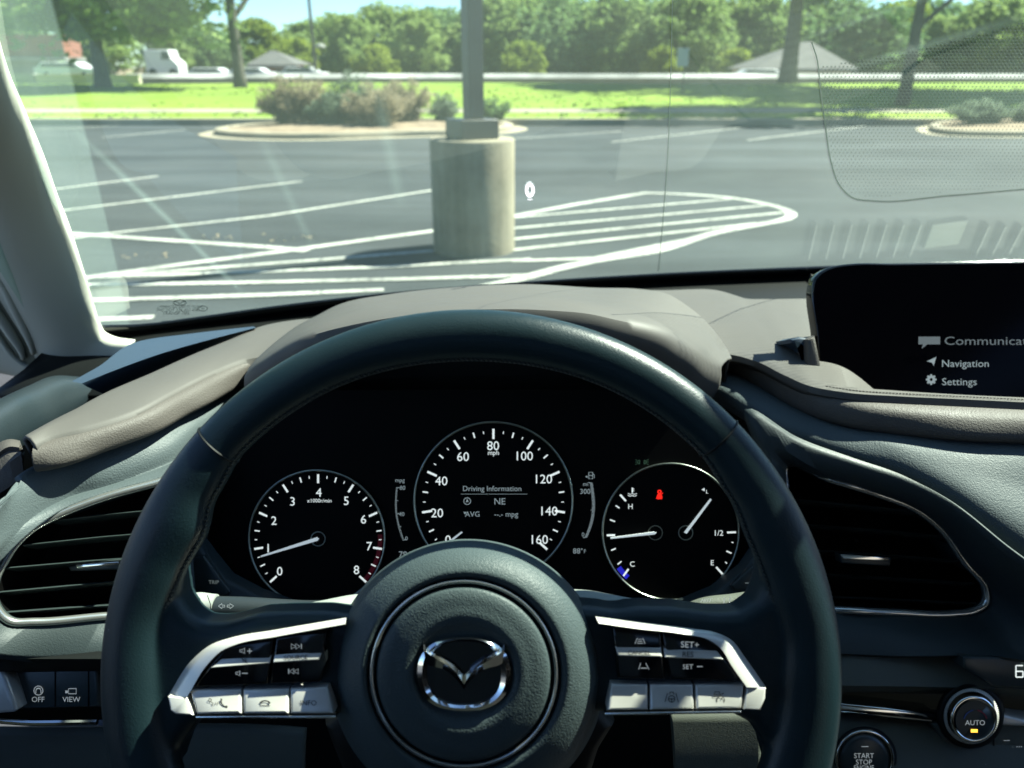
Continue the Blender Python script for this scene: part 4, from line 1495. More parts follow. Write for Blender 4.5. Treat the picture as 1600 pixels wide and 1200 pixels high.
a.text('INFO', 482, 1098, zz, w=25)
zk = TILT(1040, -.0011)
icon_speaker(a, 382, 1032, zk, .7)
a.stroke([(377, 1028), (387, 1036)], zk, 1.0)
# voice and handset symbols
a.arc(328, 1094, 2.2, 0, 360, zz, 1.2, 14)
a.stroke([(330, 1097), (333, 1099), (331, 1101), (333, 1103)], zz, 1.2)
for d in (0, 3.5):
    a.arc(334 + d, 1099, 3, -40, 40, zz, 1.0, 8)
a.stroke([(345, 1094), (346, 1099), (349, 1103), (354, 1105)], zz, 2.2)
a.stroke([(344.5, 1093), (347, 1093)], zz, 3)
a.stroke([(353, 1103), (355, 1105.5)], zz, 3)
a.arc(414, 1100, 8, 25, 155, zz, 2.0, 12, ry=5)
a.stroke([(406, 1099), (409, 1097)], zz, 3)
a.stroke([(422, 1099), (419, 1097)], zz, 3)
a.stroke([(406, 1102.5), (422, 1102.5)], zz, 1.1)
a.build('button_lettering', M['dark_print'], pod, 0)

pod = MB().prism([(930, 966), (1060, 984), (1112, 991), (1142, 1004), (1162, 1028), (1192, 1075), (1190, 1098), (1182, 1112), (945, 1118), (952, 1040), (940, 985)], ZP + .0085, .012, .001).build('switch_pod', M['gloss'], wheel)
trimpart([(930, 963), (1000, 972), (1080, 982), (1118, 988), (1143, 1000), (1164, 1027), (1197, 1074)], [(936, 974), (1000, 983), (1070, 991), (1108, 1000), (1126, 1013), (1143, 1040), (1167, 1074)], [(1168, 1075), (1197, 1075), (1196, 1092), (1188, 1110), (1162, 1109)], pod)
for pts in ([(957, 980), (1032, 989), (1040, 1063), (965, 1060), (962, 1020)], [(1035, 989), (1100, 998), (1120, 1010), (1138, 1035), (1158, 1063), (1047, 1063)]):
    MB().prism(pts, ZP + .0005, .004, .0012).build('rocker_key', M['gloss'], pod)
for pts in ([(961, 1010), (1033, 1012), (1034.5, 1027), (966, 1025)], [(1037, 1013), (1120, 1017), (1131, 1031), (1039, 1028)]):
    MB().prism(pts, TILT(max(q[1] for q in pts) - 4, -.0008), .006, .0006).build('bright_key', M['satin'], pod)
for pts in ([(955, 1069), (1012, 1070), (1013, 1110), (949, 1111)], [(1016, 1070), (1083, 1070), (1085, 1109), (1016, 1110)], [(1087, 1070), (1163, 1070), (1159, 1108), (1088, 1109)]):
    MB().prism(pts, TILT(1114, -.0030), .009, .0014).build('silver_button', M['satin'], pod)
MB().prism([(945, 1114), (1158, 1111), (1160, 1115), (945, 1118.5)], ZP - .0032, .004, .0005).build('chrome_line', M['chrome'], pod)
a = MB()
zz = ZP + .0002
a.text('SET+', 1078, 1007, zz, w=28, rot=-2)
a.text('SET', 1075, 1041.5, zz, w=16)
a.stroke([(1089, 1041.5), (1098, 1041.5)], zz, 1.3)
a.stroke([(992, 1006), (996, 997)], zz, 1.1)
a.stroke([(1008, 1006), (1004, 997)], zz, 1.1)
for q, w_ in ((999, 2.5), (1002, 3.5), (1005, 4.5)):
    a.stroke([(1000 - w_, q), (1000 + w_, q)], zz, 1.2)
a.stroke([(998, 1046), (1001, 1036)], zz, 1.1)
a.stroke([(1014, 1046), (1009, 1036)], zz, 1.1)
a.stroke([(1001, 1044), (1011, 1044)], zz, 1.4)
a.build('key_lettering', M['white'], pod, 0)
a = MB()
zz = TILT(1114, -.0034)
a.text('CANCEL', 999, 1019.5, TILT(1023, -.0011), w=35, rot=-1)
a.text('RES', 1075, 1022, TILT(1027, -.0011), w=17, rot=-1)
a.stroke([(1039, 1097), (1043, 1083)], zz, 1.2)
a.stroke([(1060, 1097), (1056, 1083)], zz, 1.2)
a.arc(1049.5, 1092, 5, 0, 360, zz, 1.3, 24)
a.stroke([(1045, 1092), (1054, 1092)], zz, 1.4)
a.stroke([(1049.5, 1092), (1049.5, 1097)], zz, 1.4)
a.stroke([(1046, 1085), (1047, 1081.5), (1052, 1081.5), (1053, 1085)], zz, 1.4)
a.stroke([(1115, 1088), (1117, 1081), (1124, 1081), (1126, 1088)], zz, 1.5, True)
a.stroke([(1115, 1085), (1126, 1085)], zz, 1.2)
a.arc(1126, 1094, 6, -30, 210, zz, 1.3, 16)
a.stroke([(1126, 1094), (1129, 1090)], zz, 1.2)
a.stroke([(1127, 1085), (1131, 1083)], zz, 1.5)
a.build('button_lettering', M['dark_print'], pod, 0)
# lower spoke, below the picture
MB().prism([(640, 1230), (820, 1230), (800, 1380), (840, 1580), (634, 1580), (672, 1380)], .392, .02, .005).build('lower_spoke', M['satin'], wheel)

# ---- infotainment display
dsp = thing('infotainment_display', 'wide black centre display showing a menu, standing on the dashboard at right', 'display', W(1500, 625, .71))
scr = cr([(p[0], p[1], 0) for p in [(1270, 446), (1273, 434), (1284, 423), (1300, 416), (1325, 412), (1400, 411), (1600, 408), (1790, 405), (1800, 420), (1800, 600), (1796, 628), (1600, 624), (1400, 620), (1310, 617), (1290, 606), (1284, 590), (1276, 520)]], 120, True)
scr = [(p.x, p.y) for p in scr]
MB().prism(scr, .702, .014, .0025).build('housing', M['gloss'], dsp)
ctr = (1535, 515)
gl_ = [(u + (ctr[0] - u) * .012, v + (ctr[1] - v) * .03) for u, v in scr]
sg = MB().prism(gl_, .7012, .002).build('screen', M['screen'], dsp)
a = MB()
zz = .7006
a.text('Navigation', 1472, 567.5, zz, h=11.5, w=73, align='L')
a.text('Settings', 1472, 596, zz, h=11.5, w=54, align='L')
a.flat([(1448, 564.5), (1463, 557.5), (1459, 571.5), (1456, 566.5)], zz)
a.arc(1455, 593, 4.4, 0, 360, zz, 4.2, 24)
for k in range(8):
    c, s = math.cos(k * math.pi / 4), math.sin(k * math.pi / 4)
    a.stroke([(1455 + 5 * c, 593 + 5 * s), (1455 + 8.2 * c, 593 + 8.2 * s)], zz, 3)
a.build('menu_lettering', M['print_blue'], sg, 0)
a = MB()
a.text('Communication', 1476, 532, zz, h=13.5, w=160, align='L')
a.flat([(1435, 526), (1469, 526), (1469, 538), (1449, 538), (1440, 545), (1442, 538), (1435, 538)], zz)
M['print_faint'] = mat('faint_screen_print', (0.1, 0.1, 0.1), 0.6, emit=(0.45, 0.55, 0.57), estr=0.035)
a.build('menu_lettering', M['print_faint'], sg, 0)
MB().prism([(1236, 530), (1250, 526), (1262, 528), (1268, 560), (1264, 598), (1258, 590), (1258, 552), (1248, 540), (1237, 536)], .70, .04, .003).build('bracket', M['tri'], dsp)
MB().prism([(1262, 530), (1274, 524), (1290, 606), (1264, 600)], .69, .03, .003).build('bracket', M['brown_grain'], dsp)

# ---- climate controls
cp = thing('climate_panel', 'climate control strip with silver knurled AUTO knob and temperature readout', 'climate controls', W(1540, 1120, .61))
MB().prism([(1454, 1130), (1470, 1150), (1484, 1184), (1500, 1192), (1620, 1196), (1760, 1196), (1760, 1140), (1600, 1130), (1560, 1128)], .612, .02, .003).build('key_bank', M['lower'], cp)
MB().prism([(1552, 1130), (1554, 1130), (1554, 1192), (1552, 1192)], .6115, .004).build('key_gap', M['black'], cp)
rd = MB().prism([(1505, 1027), (1520, 1026), (1760, 1030), (1760, 1078), (1552, 1074), (1536, 1060), (1506, 1044)], .590, .03, .002).build('readout', M['slat'], cp)


def seg7(mb, u, v, w_, h_, segs, z, t=2.2):
    P = {'a': [(u, v), (u + w_, v)], 'g': [(u, v + h_ / 2), (u + w_, v + h_ / 2)], 'd': [(u, v + h_), (u + w_, v + h_)], 'f': [(u, v), (u, v + h_ / 2)], 'b': [(u + w_, v), (u + w_, v + h_ / 2)], 'e': [(u, v + h_ / 2), (u, v + h_)], 'c': [(u + w_, v + h_ / 2), (u + w_, v + h_)]}
    for s in segs:
        mb.stroke(P[s], z, t)


a = MB()
seg7(a, 1587.5, 1040, 11, 18, 'afgedc', .5894)
seg7(a, 1605, 1040, 11, 18, 'afgbcd', .5894)
a.build('digits', M['print'], rd, 0)
MB().grid([crow(1517, 1117, 54, .622), crow(1517, 1117, 52, .606), crow(1517, 1117, 46, .602), crow(1517, 1117, 40, .603)], closed_u=True).build('knob_collar', M['black'], cp, 180)
kn = MB()
rows_ = []
for r, z in ((41.5, .604), (43, .596), (42.5, .590), (38, .587)):
    rows_.append([W(1518 + (r + (.9 if k % 4 < 2 else 0)) * math.cos(2 * math.pi * k / 320), 1119 + (r + (.9 if k % 4 < 2 else 0)) * math.sin(2 * math.pi * k / 320), z) for k in range(320)])
kn.grid(rows_, closed_u=True)
knob = kn.build('knob', M['satin'], cp, 20)
MB().grid([crow(1521, 1123, 37.5, .588), crow(1521.5, 1123, 36, .584), crow(1522, 1124, 33, .583), crow(1523, 1125, 30.5, .5845)], closed_u=True).build('knob_ring', M['chrome'], knob, 180)
MB().grid([crow(1523, 1125, 31, .5855), crow(1523, 1125, 29.5, .584), crow(1523, 1125, 1, .584)], closed_u=True).build('knob_face', M['slat'], knob, 60)
a = MB()
a.text('AUTO', 1523.5, 1129, .5836, w=31)
a.build('knob_lettering', M['white'], knob, 0)
MB().flat([(1517, 1139.5), (1527.5, 1139.5), (1527.5, 1144.5), (1517, 1144.5)], .5836).build('amber_lamp', M['amber'], knob, 0)
M['blue_arc'] = mat('blue_arc', (.03, .08, .25), .5)
M['red_arc'] = mat('red_arc', (.25, .02, .04), .5)
MB().arc(1524, 1128, 18.5, 100, 165, .5836, 2, 14).build('cold_mark', M['blue_arc'], knob, 0)
MB().arc(1524, 1128, 18.5, 15, 80, .5836, 2, 14).build('warm_mark', M['red_arc'], knob, 0)
a = MB()
zz = .6112
a.arc(1508, 1173, 6, 0, 360, zz, 1.3, 20)
a.stroke([(1502, 1173), (1514, 1173)], zz, 1.3)
a.stroke([(1508, 1173), (1508, 1179)], zz, 1.3)
for d in (0, 3, 6):
    a.stroke([(1511 + d, 1171), (1512.5 + d, 1168), (1511 + d, 1166), (1512.5 + d, 1163)], zz, 1)
a.stroke([(1488, 1158), (1498, 1158)], zz, .8)
a.build('wheel_heater_symbol', M['white'], cp, 0)
a = MB()
a.stroke([(1582, 1167), (1585, 1177), (1596, 1178)], zz, 1.4)
for d in (0, 3.5, 7):
    a.stroke([(1588 + d, 1175), (1589.5 + d, 1172), (1588 + d, 1169), (1589.5 + d, 1166)], zz, 1)
a.stroke([(1568, 1157), (1578, 1157)], zz, .8)
a.build('seat_heater_symbol', M['white'], cp, 0)

sb = thing('start_button', 'round black START STOP ENGINE button with chrome ring', 'button', W(1351, 1186, .60))
MB().grid([crow(1351, 1186, 51, .610), crow(1351, 1186, 50, .604), crow(1351, 1186, 46, .603)], closed_u=True).build('surround', M['black'], sb, 180)
MB().grid([crow(1351, 1186, 47, .606), crow(1351, 1186, 46, .600), crow(1351, 1186, 43.5, .5985), crow(1351, 1186, 41, .600), crow(1351, 1186, 40.5, .604)], closed_u=True).build('chrome_ring', M['chrome'], sb, 180)
MB().grid([crow(1351, 1186, 40.5, .604), crow(1351, 1186, 39.5, .6005), crow(1351, 1186, 30, .599), crow(1351, 1186, 1, .5985)], closed_u=True).build('push_face', M['slat'], sb, 180)
a = MB()
for s, v, w_ in (('START', 1180.5, 31), ('STOP', 1190.5, 25), ('ENGINE', 1199.5, 31)):
    a.text(s, 1350, v, .5980, h=8.2, w=w_)
a.stroke([(1346, 1166.5), (1357, 1166.5)], .5980, 1)
a.build('button_lettering', M['white'], sb, 0)
# ================================================================== THE CAR PARK
rnd = random.Random(11)


def sheet(name, pts, m, k='structure', loc=None, thick=None):
    o = MB().add([Vector(p) for p in pts], [tuple(range(len(pts)))]).build(name, m, None, 0, [SOLID(thick)] if thick else [])
    return kind(o, k)


def gz_at(y):
    """height of the verge and the grass bank beyond the car park"""
    if y < 18.0:
        return 0
    if y < 22.5:
        return .15
    if y < 38:
        return .15 + (y - 22.5) * .0245
    if y < 56:
        return .53 - (y - 38) * .05
    return -.37


gr = MB()
ys = [-40, 0, 18.0, 19, 56, 120, 400, 2500]
gr.grid([[Vector((x, y, -.012 if y < 18 else (-.02 if y < 50 else -.42))) for x in (-2500, -300, -60, 0, 60, 300, 2500)] for y in ys])
kind(gr.build('ground', M['mulch'], None, 180), 'structure')
kind(MB().grid([[Vector((x, y, 0)) for x in (-70, -30, 0, 30, 70)] for y in (-30, 0, 10, 18.05)]).build('car_park', M['asphalt'], None, 0), 'structure')
bank = MB()
yb = [22.4, 23, 26, 30, 34, 36.5, 38, 40, 44, 50, 56]
bank.grid([[Vector((x, y, gz_at(y) + .004 + .03 * math.sin(x * .23 + y * .4) * (1 if y > 23 else 0))) for x in range(-60, 63, 3)] for y in yb])
kind(bank.build('grass_bank', M['grass'], None, 180), 'structure')
kind(MB().grid([[Vector((x, y, .146)) for x in (-60, 0, 60)] for y in (18.2, 20.6)]).build('grass_verge', M['grass'], None, 0), 'structure')
kind(MB().box((-60, 20.6, .0), (60, 22.4, .152)).build('pavement', M['walk'], None, 40), 'structure')
kind(MB().box((-60, 18.0, -.02), (60, 18.2, .15)).build('kerb', M['kerb'], None, 40, [BEV(.02)]), 'structure')
# far field of grass blades is stuff: tufts on the bank and verge
tf = MB()
for i in range(2500):
    y = rnd.uniform(18.25, 36.5)
    if 20.5 < y < 22.5:
        continue
    x = rnd.uniform(-.8, .8) * y
    h = rnd.uniform(.02, .045)
    a = rnd.uniform(0, math.pi)
    dx, dy = math.cos(a) * .06, math.sin(a) * .06
    b = Vector((x, y, gz_at(y) - .01))
    tf.add([b + Vector((-dx, -dy, 0)), b + Vector((dx, dy, 0)), b + Vector((dx * .8 + rnd.uniform(-.03, .03), dy * .8, h)), b + Vector((-dx * .8, -dy * .8 + rnd.uniform(-.03, .03), h))], [(0, 1, 2, 3)])
kind(tf.build('grass', M['grass'], None, 0), 'stuff')

# painted lines, each as wide as in the place, 4 mm above the asphalt
pl = MB()


def line(pts, w=.066, n=None):
    P = [G(u, v, .004) for u, v in pts]
    if n:
        P = cr(P, n)
    ed = []
    for i in range(len(P)):
        t = (P[min(i + 1, len(P) - 1)] - P[max(i - 1, 0)]).normalized()
        q = Vector((-t.y, t.x, 0)) * w / 2
        ed.append((P[i] + q, P[i] - q))
    lev = .0004 * (line.k % 9)
    line.k += 1
    pl.grid([[e[0] + Vector((0, 0, lev)) for e in ed], [e[1] + Vector((0, 0, lev)) for e in ed]])


line.k = 0
line([(-300, 345), (73, 297), (247, 275)])
line([(-300, 385), (87, 330), (472, 283)])
line([(-300, 428), (100, 374), (157, 366), (420, 337), (690, 295)])
line([(-300, 330), (97, 364), (420, 386), (480, 392)], .09)
line([(-300, 487), (121, 436), (300, 411), (440, 393), (520, 382), (690, 359)], .09)
line([(184, 430), (420, 412), (680, 392)])
line([(-200, 432), (125, 434), (420, 424), (600, 417), (830, 405)])
line([(-200, 455), (126, 446), (420, 441), (640, 436), (840, 430)])
line([(-200, 476), (131, 470), (420, 461), (600, 453)])
line([(-200, 515), (150, 499), (240, 495)])
line([(700, 354), (800, 338), (900, 319), (1010, 301)], .10)
line([(1006, 301), (1080, 304), (1141, 309), (1194, 318), (1226, 327), (1236, 333), (1228, 342), (1190, 350), (1120, 363), (1010, 395), (931, 407), (870, 420), (826, 432), (700, 462), (560, 500)], .10, 90)
line([(700, 346), (800, 340), (1141, 311)])
line([(700, 363), (800, 357), (1196, 321)])
line([(700, 379), (800, 374), (1225, 332)])
line([(700, 397), (800, 391), (1185, 349)])
line([(800, 408), (930, 404), (1092, 371)])
line([(160, 215), (290, 203)])
line([(20, 205), (190, 196)])
line([(800, 217), (972, 205)])
line([(955, 222), (1155, 200)])
line([(1168, 219), (1352, 197)])
line([(-100, 215), (60, 203)])
kind(pl.build('road_markings', M['paint_line'], None, 0), 'structure')
# old tar patches and leaf litter
lt_ = MB()
for i in range(36):
    u, v = rnd.choice([(345, 370), (240, 400), (460, 373)])
    p = G(u + rnd.gauss(0, 26), v + rnd.gauss(0, 2.5), .012)
    a = rnd.uniform(0, 6.28)
    s = rnd.uniform(.008, .018)
    lt_.add([p + Vector((math.cos(a + k * math.pi / 2) * s, math.sin(a + k * math.pi / 2) * s * .6, rnd.uniform(0, .012))) for k in range(4)], [(0, 1, 2, 3)])
M['litter'] = mat('fallen_leaves', (.26, .20, .12), .9)
kind(lt_.build('leaf_litter', M['litter'], None, 0), 'stuff')


# planted islands with kerbs
def island(pts, name='planting_island'):
    C = cr(pts, 80, True)
    m = sum(C, Vector((0, 0, 0))) / 80
    mb = MB()
    ins = [p.lerp(m, .07) for p in C]
    def lift(Q, z):
        return [Vector((q.x, q.y, z)) for q in Q]
    mb.grid([lift(C, -.01), lift(C, .09), lift([p.lerp(m, .012) for p in C], .11), lift(ins, .11), lift(ins, .08)], closed_u=True)
    kind(mb.build('island_kerb', M['kerb'], None, 50), 'structure')
    b = MB()
    b.grid([lift(ins, .09), lift([p.lerp(m, .5) for p in ins], .16), lift([p.lerp(m, .97) for p in ins], .19)], closed_u=True)
    kind(b.build('island_bed', M['mulch'], None, 180), 'structure')
    g_ = MB()
    out_ = [p + (p - m).normalized() * .30 for p in C]
    g_.grid([lift(out_, .005), lift(C, .006)], closed_u=True)
    kind(g_.build('gutter', M['kerb'], None, 0), 'structure')


island([G(335, 210), G(400, 217), G(480, 218), G(620, 214), G(750, 210), G(800, 204), G(785, 197), G(640, 196), G(480, 197), G(380, 202)])
island([G(1452, 203), G(1490, 212), G(1560, 214), G(1680, 212), G(1830, 206), G(1820, 194), G(1680, 190), G(1520, 193)])


# ---- foliage
def leaves(mb, c, rx, ry, rz, n, s, r_, hollow=.55):
    """leaf clumps spread through an uneven ellipsoid"""
    for _ in range(n):
        while True:
            d = Vector((r_.uniform(-1, 1), r_.uniform(-1, 1), r_.uniform(-1, 1)))
            if .05 < d.length < 1:
                break
        d = d.normalized() * (hollow + (1 - hollow) * r_.random() ** .6)
        p = c + Vector((d.x * rx, d.y * ry, d.z * rz))
        a = Vector((r_.gauss(0, 1), r_.gauss(0, 1), r_.gauss(0, .6))).normalized()
        b = a.cross(Vector((r_.gauss(0, 1), r_.gauss(0, 1), r_.gauss(0, 1)))).normalized()
        q = s * r_.uniform(.6, 1.4)
        o = len(mb.v)
        mb.v += [p + a * q, p + b * q * .55, p - a * q, p - b * q * .55]
        mb.f.append((o, o + 1, o + 2, o + 3))


def crown_mesh(seed, h, w, clear, n_cl, n_leaf, s, core=True):
    """a crown of many clumps over a rounded, uneven envelope; h total height, clear = height of the bare trunk"""
    r_ = random.Random(seed)
    mb = MB()
    ch = h - clear
    for i in range(n_cl):
        t = r_.random()
        prof_ = math.sin(math.pi * (0.12 + .83 * t)) ** .7
        a = r_.uniform(0, 6.28)
        rr = w / 2 * prof_ * r_.uniform(.25, 1.15)
        c = Vector((math.cos(a) * rr, math.sin(a) * rr, clear + ch * (.05 + .87 * t)))
        k = r_.choice((.45, .7, 1.0, 1.35)) * w * .14
        leaves(mb, c, k, k, k * r_.uniform(.55, .85), n_leaf, s, r_)
    return mb


def trunk_mesh(seed, h, r, limbs=5, lean=0, fork=.45):
    r_ = random.Random(seed)
    mb = MB()
    P = cr([(0, 0, -.3), (r_.uniform(-.05, .05) + lean * .3, 0, h * .3), (lean * .7, r_.uniform(-.1, .1), h * .6), (lean, 0, h * .9)], 14)
    mb.tube(P, [r * (1.35 if i == 0 else (1.1 if i == 1 else 1)) * (1 - .75 * (i / 13)) for i in range(14)], 10)
    for k in range(limbs):
        b = P[4 + k * 8 // max(limbs, 1)]
        a = r_.uniform(0, 6.28)
        ln = h * r_.uniform(.25, .42)
        e = b + Vector((math.cos(a) * ln * .8, math.sin(a) * ln * .8, ln * .6))
        m_ = b.lerp(e, .5) + Vector((0, 0, ln * .08))
        Q = cr([b, m_, e], 7)
        mb.tube(Q, [r * .45 * (1 - .8 * i / 6) for i in range(7)], 7)
    return mb


def tree(name, label, cat, loc, crown, trunk, leafm, group=None):
    t = thing(name, label, cat, loc, group)
    off = Vector(loc)
    crown.v = [p + off for p in crown.v]
    trunk.v = [p + off for p in trunk.v]
    crown.build('crown', leafm, t, 0)
    trunk.build('trunk', M['bark'], t, 180)
    return t


def gp_(u, y):
    """x of the picture column u at distance y"""
    return (u - 800) / F * (y * math.cos(TH) + (CAM.z - gz_at(y)) * math.sin(TH))


# near trees on the bank
y = 34.0
o = tree('oak_tree', 'spreading oak with a forked dark trunk and drooping leaves beside the tan wall', 'tree', (gp_(162, y), y, gz_at(y)),
         crown_mesh(3, 7.6, 10.5, 1.9, 120, 130, .20), trunk_mesh(5, 6.0, .34, 7), M['leaf'])
y = 34.6
tree('tall_tree', 'slim straight dark trunk with high crown left of the shrubs', 'tree', (gp_(376, y), y, gz_at(y)),
     crown_mesh(8, 12, 7, 4.6, 70, 110, .22), trunk_mesh(9, 10, .26, 5), M['leaf_dark'])
y = 38.5
tree('tall_tree', 'stout grey trunk standing in front of the pale hip-roofed pavilion', 'tree', (gp_(1230, y), y, gz_at(y)),
     crown_mesh(12, 13, 11, 5.2, 110, 130, .24), trunk_mesh(13, 11, .42, 6), M['leaf_dark'])
y = 23.6
tree('tall_tree', 'reddish flared trunk near the pavement, seen through the dotted glass', 'tree', (gp_(1410, y), y, gz_at(y)),
     crown_mesh(15, 9.5, 6, 5.2, 70, 110, .18), trunk_mesh(17, 8, .19, 5), M['leaf'])
tree('tall_tree', 'tree on the grass bank off to the right, throwing shade across the lawn', 'tree', (21.5, 32, gz_at(32)),
     crown_mesh(22, 15, 13, 6, 150, 120, .24), trunk_mesh(23, 7, .3, 6), M['leaf'])

# tree line beyond the wall: every tree stands on its own
variants = []
for i, (h, w, cl_, nc, nl) in enumerate([(9.5, 9, .9, 95, 90), (8.2, 10, .6, 95, 90), (11, 8.5, 1.2, 90, 90), (7.5, 8, .5, 80, 90), (10, 11, .9, 110, 90)]):
    lm = [M['leaf'], M['leaf_dark'], M['leaf'], M['leaf_yellow'], M['leaf']][i]
    variants.append((crown_mesh(40 + i, h, w, cl_, nc, nl, .30), trunk_mesh(60 + i, h * .8, .3, 4), lm))
vobj = {}


def far_tree(k, x, y, s, label, rot=0.0, zs=1.0):
    g_ = 'trees in the tree line beyond the wall'
    if k not in vobj:
        c_, t_, lm = variants[k]
        vobj[k] = tree('broadleaf_tree', label, 'tree', (0, 0, 0), c_, t_, lm, g_)
        r_ = vobj[k]
    else:
        src = vobj[k]
        r_ = src.copy()
        COL.objects.link(r_)
        r_['label'] = label
        for ch in src.children:
            q = ch.copy()
            COL.objects.link(q)
            q.parent = r_
            q.matrix_parent_inverse.identity()
    r_.location = (x, y, -.4)
    r_.rotation_euler = (0, 0, rot)
    r_.scale = (s, s, s * zs)
    return r_


words = ['round mid green tree', 'broad dark green tree', 'tall narrow green tree', 'low yellow-green tree', 'wide bushy green tree']
spots = []
us = [-60, 30, 255, 318, 408, 455, 540, 600, 655, 705, 775, 830, 890, 950, 1010, 1065, 1120, 1180, 1260, 1330, 1395, 1460, 1530, 1600, 1680]
htop = [-20, -10, 40, 32, 28, 70, 22, 5, 10, 12, -8, -20, -15, -10, -12, -18, -10, -15, -20, -5, 0, 25, -10, -20, -20]
where = ['at the far left edge', 'left of the oak trunk', 'just right of the oak', 'behind the white van', 'left of the thin pole', 'right behind the thin pole', 'above the left shrubs', 'above the brown shrubs',
         'left of the lamp post, third tree', 'touching the lamp post on its left', 'touching the lamp post on its right', 'second tree right of the lamp post', 'third tree right of the lamp post', 'fourth tree right of the lamp post',
         'left of the windscreen wire', 'right of the windscreen wire', 'behind the small white sign', 'left of the stout trunk', 'right of the stout trunk', 'over the pavilion roof', 'left of the reddish trunk', 'right of the reddish trunk', 'above the right island shrub', 'at the far right edge', 'beyond the right frame edge']
for i, (u, ht) in enumerate(zip(us, htop)):
    y = rnd.uniform(84, 100)
    k = [4, 1, 0, 1, 3, 3, 0, 4, 2, 1, 0, 4, 1, 0, 1, 4, 2, 0, 4, 1, 3, 0, 4, 1, 2][i]
    hh = [9.5, 8.2, 11, 7.5, 10][k]
    el = math.atan((600 - ht) / F) - TH
    want = 1.6 + math.tan(el) * y
    x = (u - 800) / F * (y * math.cos(TH) + 1.2 * math.sin(TH))
    s = max(want / hh, .55)
    far_tree(k, x, y, s, words[k] + ' in the far line, ' + where[i], rnd.uniform(0, 6.28))
# a second, further row closes the gaps low down
w2 = ['behind the brick building', 'behind the oak crown', 'behind the grey roof pavilion', 'behind the brown shrubs', 'behind the lamp post', 'behind the white wall, middle', 'behind the white wall, right', 'behind the pale pavilion', 'behind the dotted glass', 'behind the right island']
for i in range(10):
    u = -40 + i * 185
    y = 122 + rnd.uniform(-5, 5)
    x = (u - 800) / F * (y * math.cos(TH) + 1.2 * math.sin(TH))
    k = [1, 4][i % 2]
    ht = [20, 30, 48, 30, 12, 0, -5, 0, 0, 10][i]
    want = 1.6 + math.tan(math.atan((600 - ht) / F) - TH) * y
    t_ = far_tree(k, x, y, max(want / [9.5, 8.2, 11, 7.5, 10][k], .6), words[k] + ' in the rear row, ' + w2[i], rnd.uniform(0, 6.28))
    t_.scale = (t_.scale[0] * 2.0, t_.scale[1] * 1.3, t_.scale[2])
# bright bushes in front of the tree line
for i, (u, y, s, wl) in enumerate([(815, 78, .42, 'right of the lamp post'), (1030, 80, .38, 'left of the small sign'), (1150, 78, .35, 'left of the pale pavilion'), (470, 80, .45, 'beside the grey roof pavilion'), (590, 82, .4, 'above the brown shrubs')]):
    x = (u - 800) / F * (y * math.cos(TH) + 1.2 * math.sin(TH))
    far_tree(3, x, y, s * 1.25, 'low bright yellow-green bush behind the wall, ' + wl, i * 1.3)


# ---- shrubs on the islands: twiggy, brownish
def shrub(name, label, u, v, w_, h_, leafm, seed, dens=1.0):
    p = G(u, v)
    r_ = random.Random(seed)
    t = thing(name, label, 'shrub', (p.x, p.y, .15), 'shrubs on the planting islands')
    st_ = MB()
    lv = MB()
    b0 = Vector((p.x, p.y, .13))
    for k in range(int(46 * dens)):
        a = r_.uniform(0, 6.28)
        rr = r_.random() ** .6
        e = b0 + Vector((math.cos(a) * w_ / 2 * rr, math.sin(a) * w_ / 2 * rr * .7, h_ * r_.uniform(.55, 1.0) * (1 - .45 * rr * rr)))
        b = b0 + Vector((math.cos(a) * w_ * .15 * rr, math.sin(a) * w_ * .15 * rr, 0))
        m_ = b.lerp(e, .5) + Vector((0, 0, h_ * .1))
        st_.tube(cr([b, m_, e], 5), [.008, .007, .006, .004, .002], 4)
        for q in (m_, e, b.lerp(e, .75), b.lerp(e, .3)):
            leaves(lv, q, w_ * .10, w_ * .10, h_ * .12, int(34 * dens), .027, r_, .2)
    lv.build('foliage', leafm, t, 0)
    st_.build('stems', M['bark'], t, 0)


shrub('shrub', 'big rusty brown twiggy shrub at the left end of the island', 466, 204, 1.55, 1.05, M['leaf_brown'], 1, 1.3)
shrub('shrub', 'green-grey feathery shrub between the two brown ones', 550, 203, 1.5, .95, M['leaf_silver'], 2, 1.2)
shrub('shrub', 'brown twiggy shrub in the middle of the island, in front of the grey-green one', 590, 208, 1.3, .85, M['leaf_brown'], 9, 1.2)
shrub('shrub', 'low grey-green shrub filling the gap beside the big brown one', 520, 207, 1.0, .6, M['leaf_silver'], 10, 1.0)
shrub('shrub', 'brown dried shrub right of the grey-green one on the island', 632, 203, 1.25, .92, M['leaf_brown'], 3, 1.2)
shrub('shrub', 'small silvery shrub just left of the lamp post base', 694, 200, .8, .55, M['leaf_silver'], 4, .8)
shrub('shrub', 'small dark green shrub just right of the lamp post base', 772, 200, .75, .5, M['leaf_dark'], 5, .8)
shrub('shrub', 'rounded grey-green shrub on the right-hand island, seen through the dotted glass', 1525, 203, 1.35, .46, M['leaf_silver'], 6, 1.4)
shrub('shrub', 'low green shrub at the right edge of the right-hand island', 1610, 203, 1.2, .42, M['leaf_silver'], 7, 1.2)

# ---- lamp post on its concrete base
bp_ = G(738, 404)
bx, by = bp_.x, bp_.y + .29
lamp = thing('lamp_post', 'square dark bronze lamp post on a tall round concrete base straight ahead', 'lamp post', (bx, by, 0))
zb = (CAM + (W(738, 216, 1) - CAM) * ((by - .0) / (W(738, 216, 1).y))).z
mb = MB()
mb.lathe(Vector((bx, by, 0)), [(.288, -.1), (.288, zb - .012), (.285, zb - .003), (.278, zb), (.001, zb)], 64, ax=Vector((0, 0, 1)), cap=False)
mb.build('concrete_base', M['concrete'], lamp, 50)


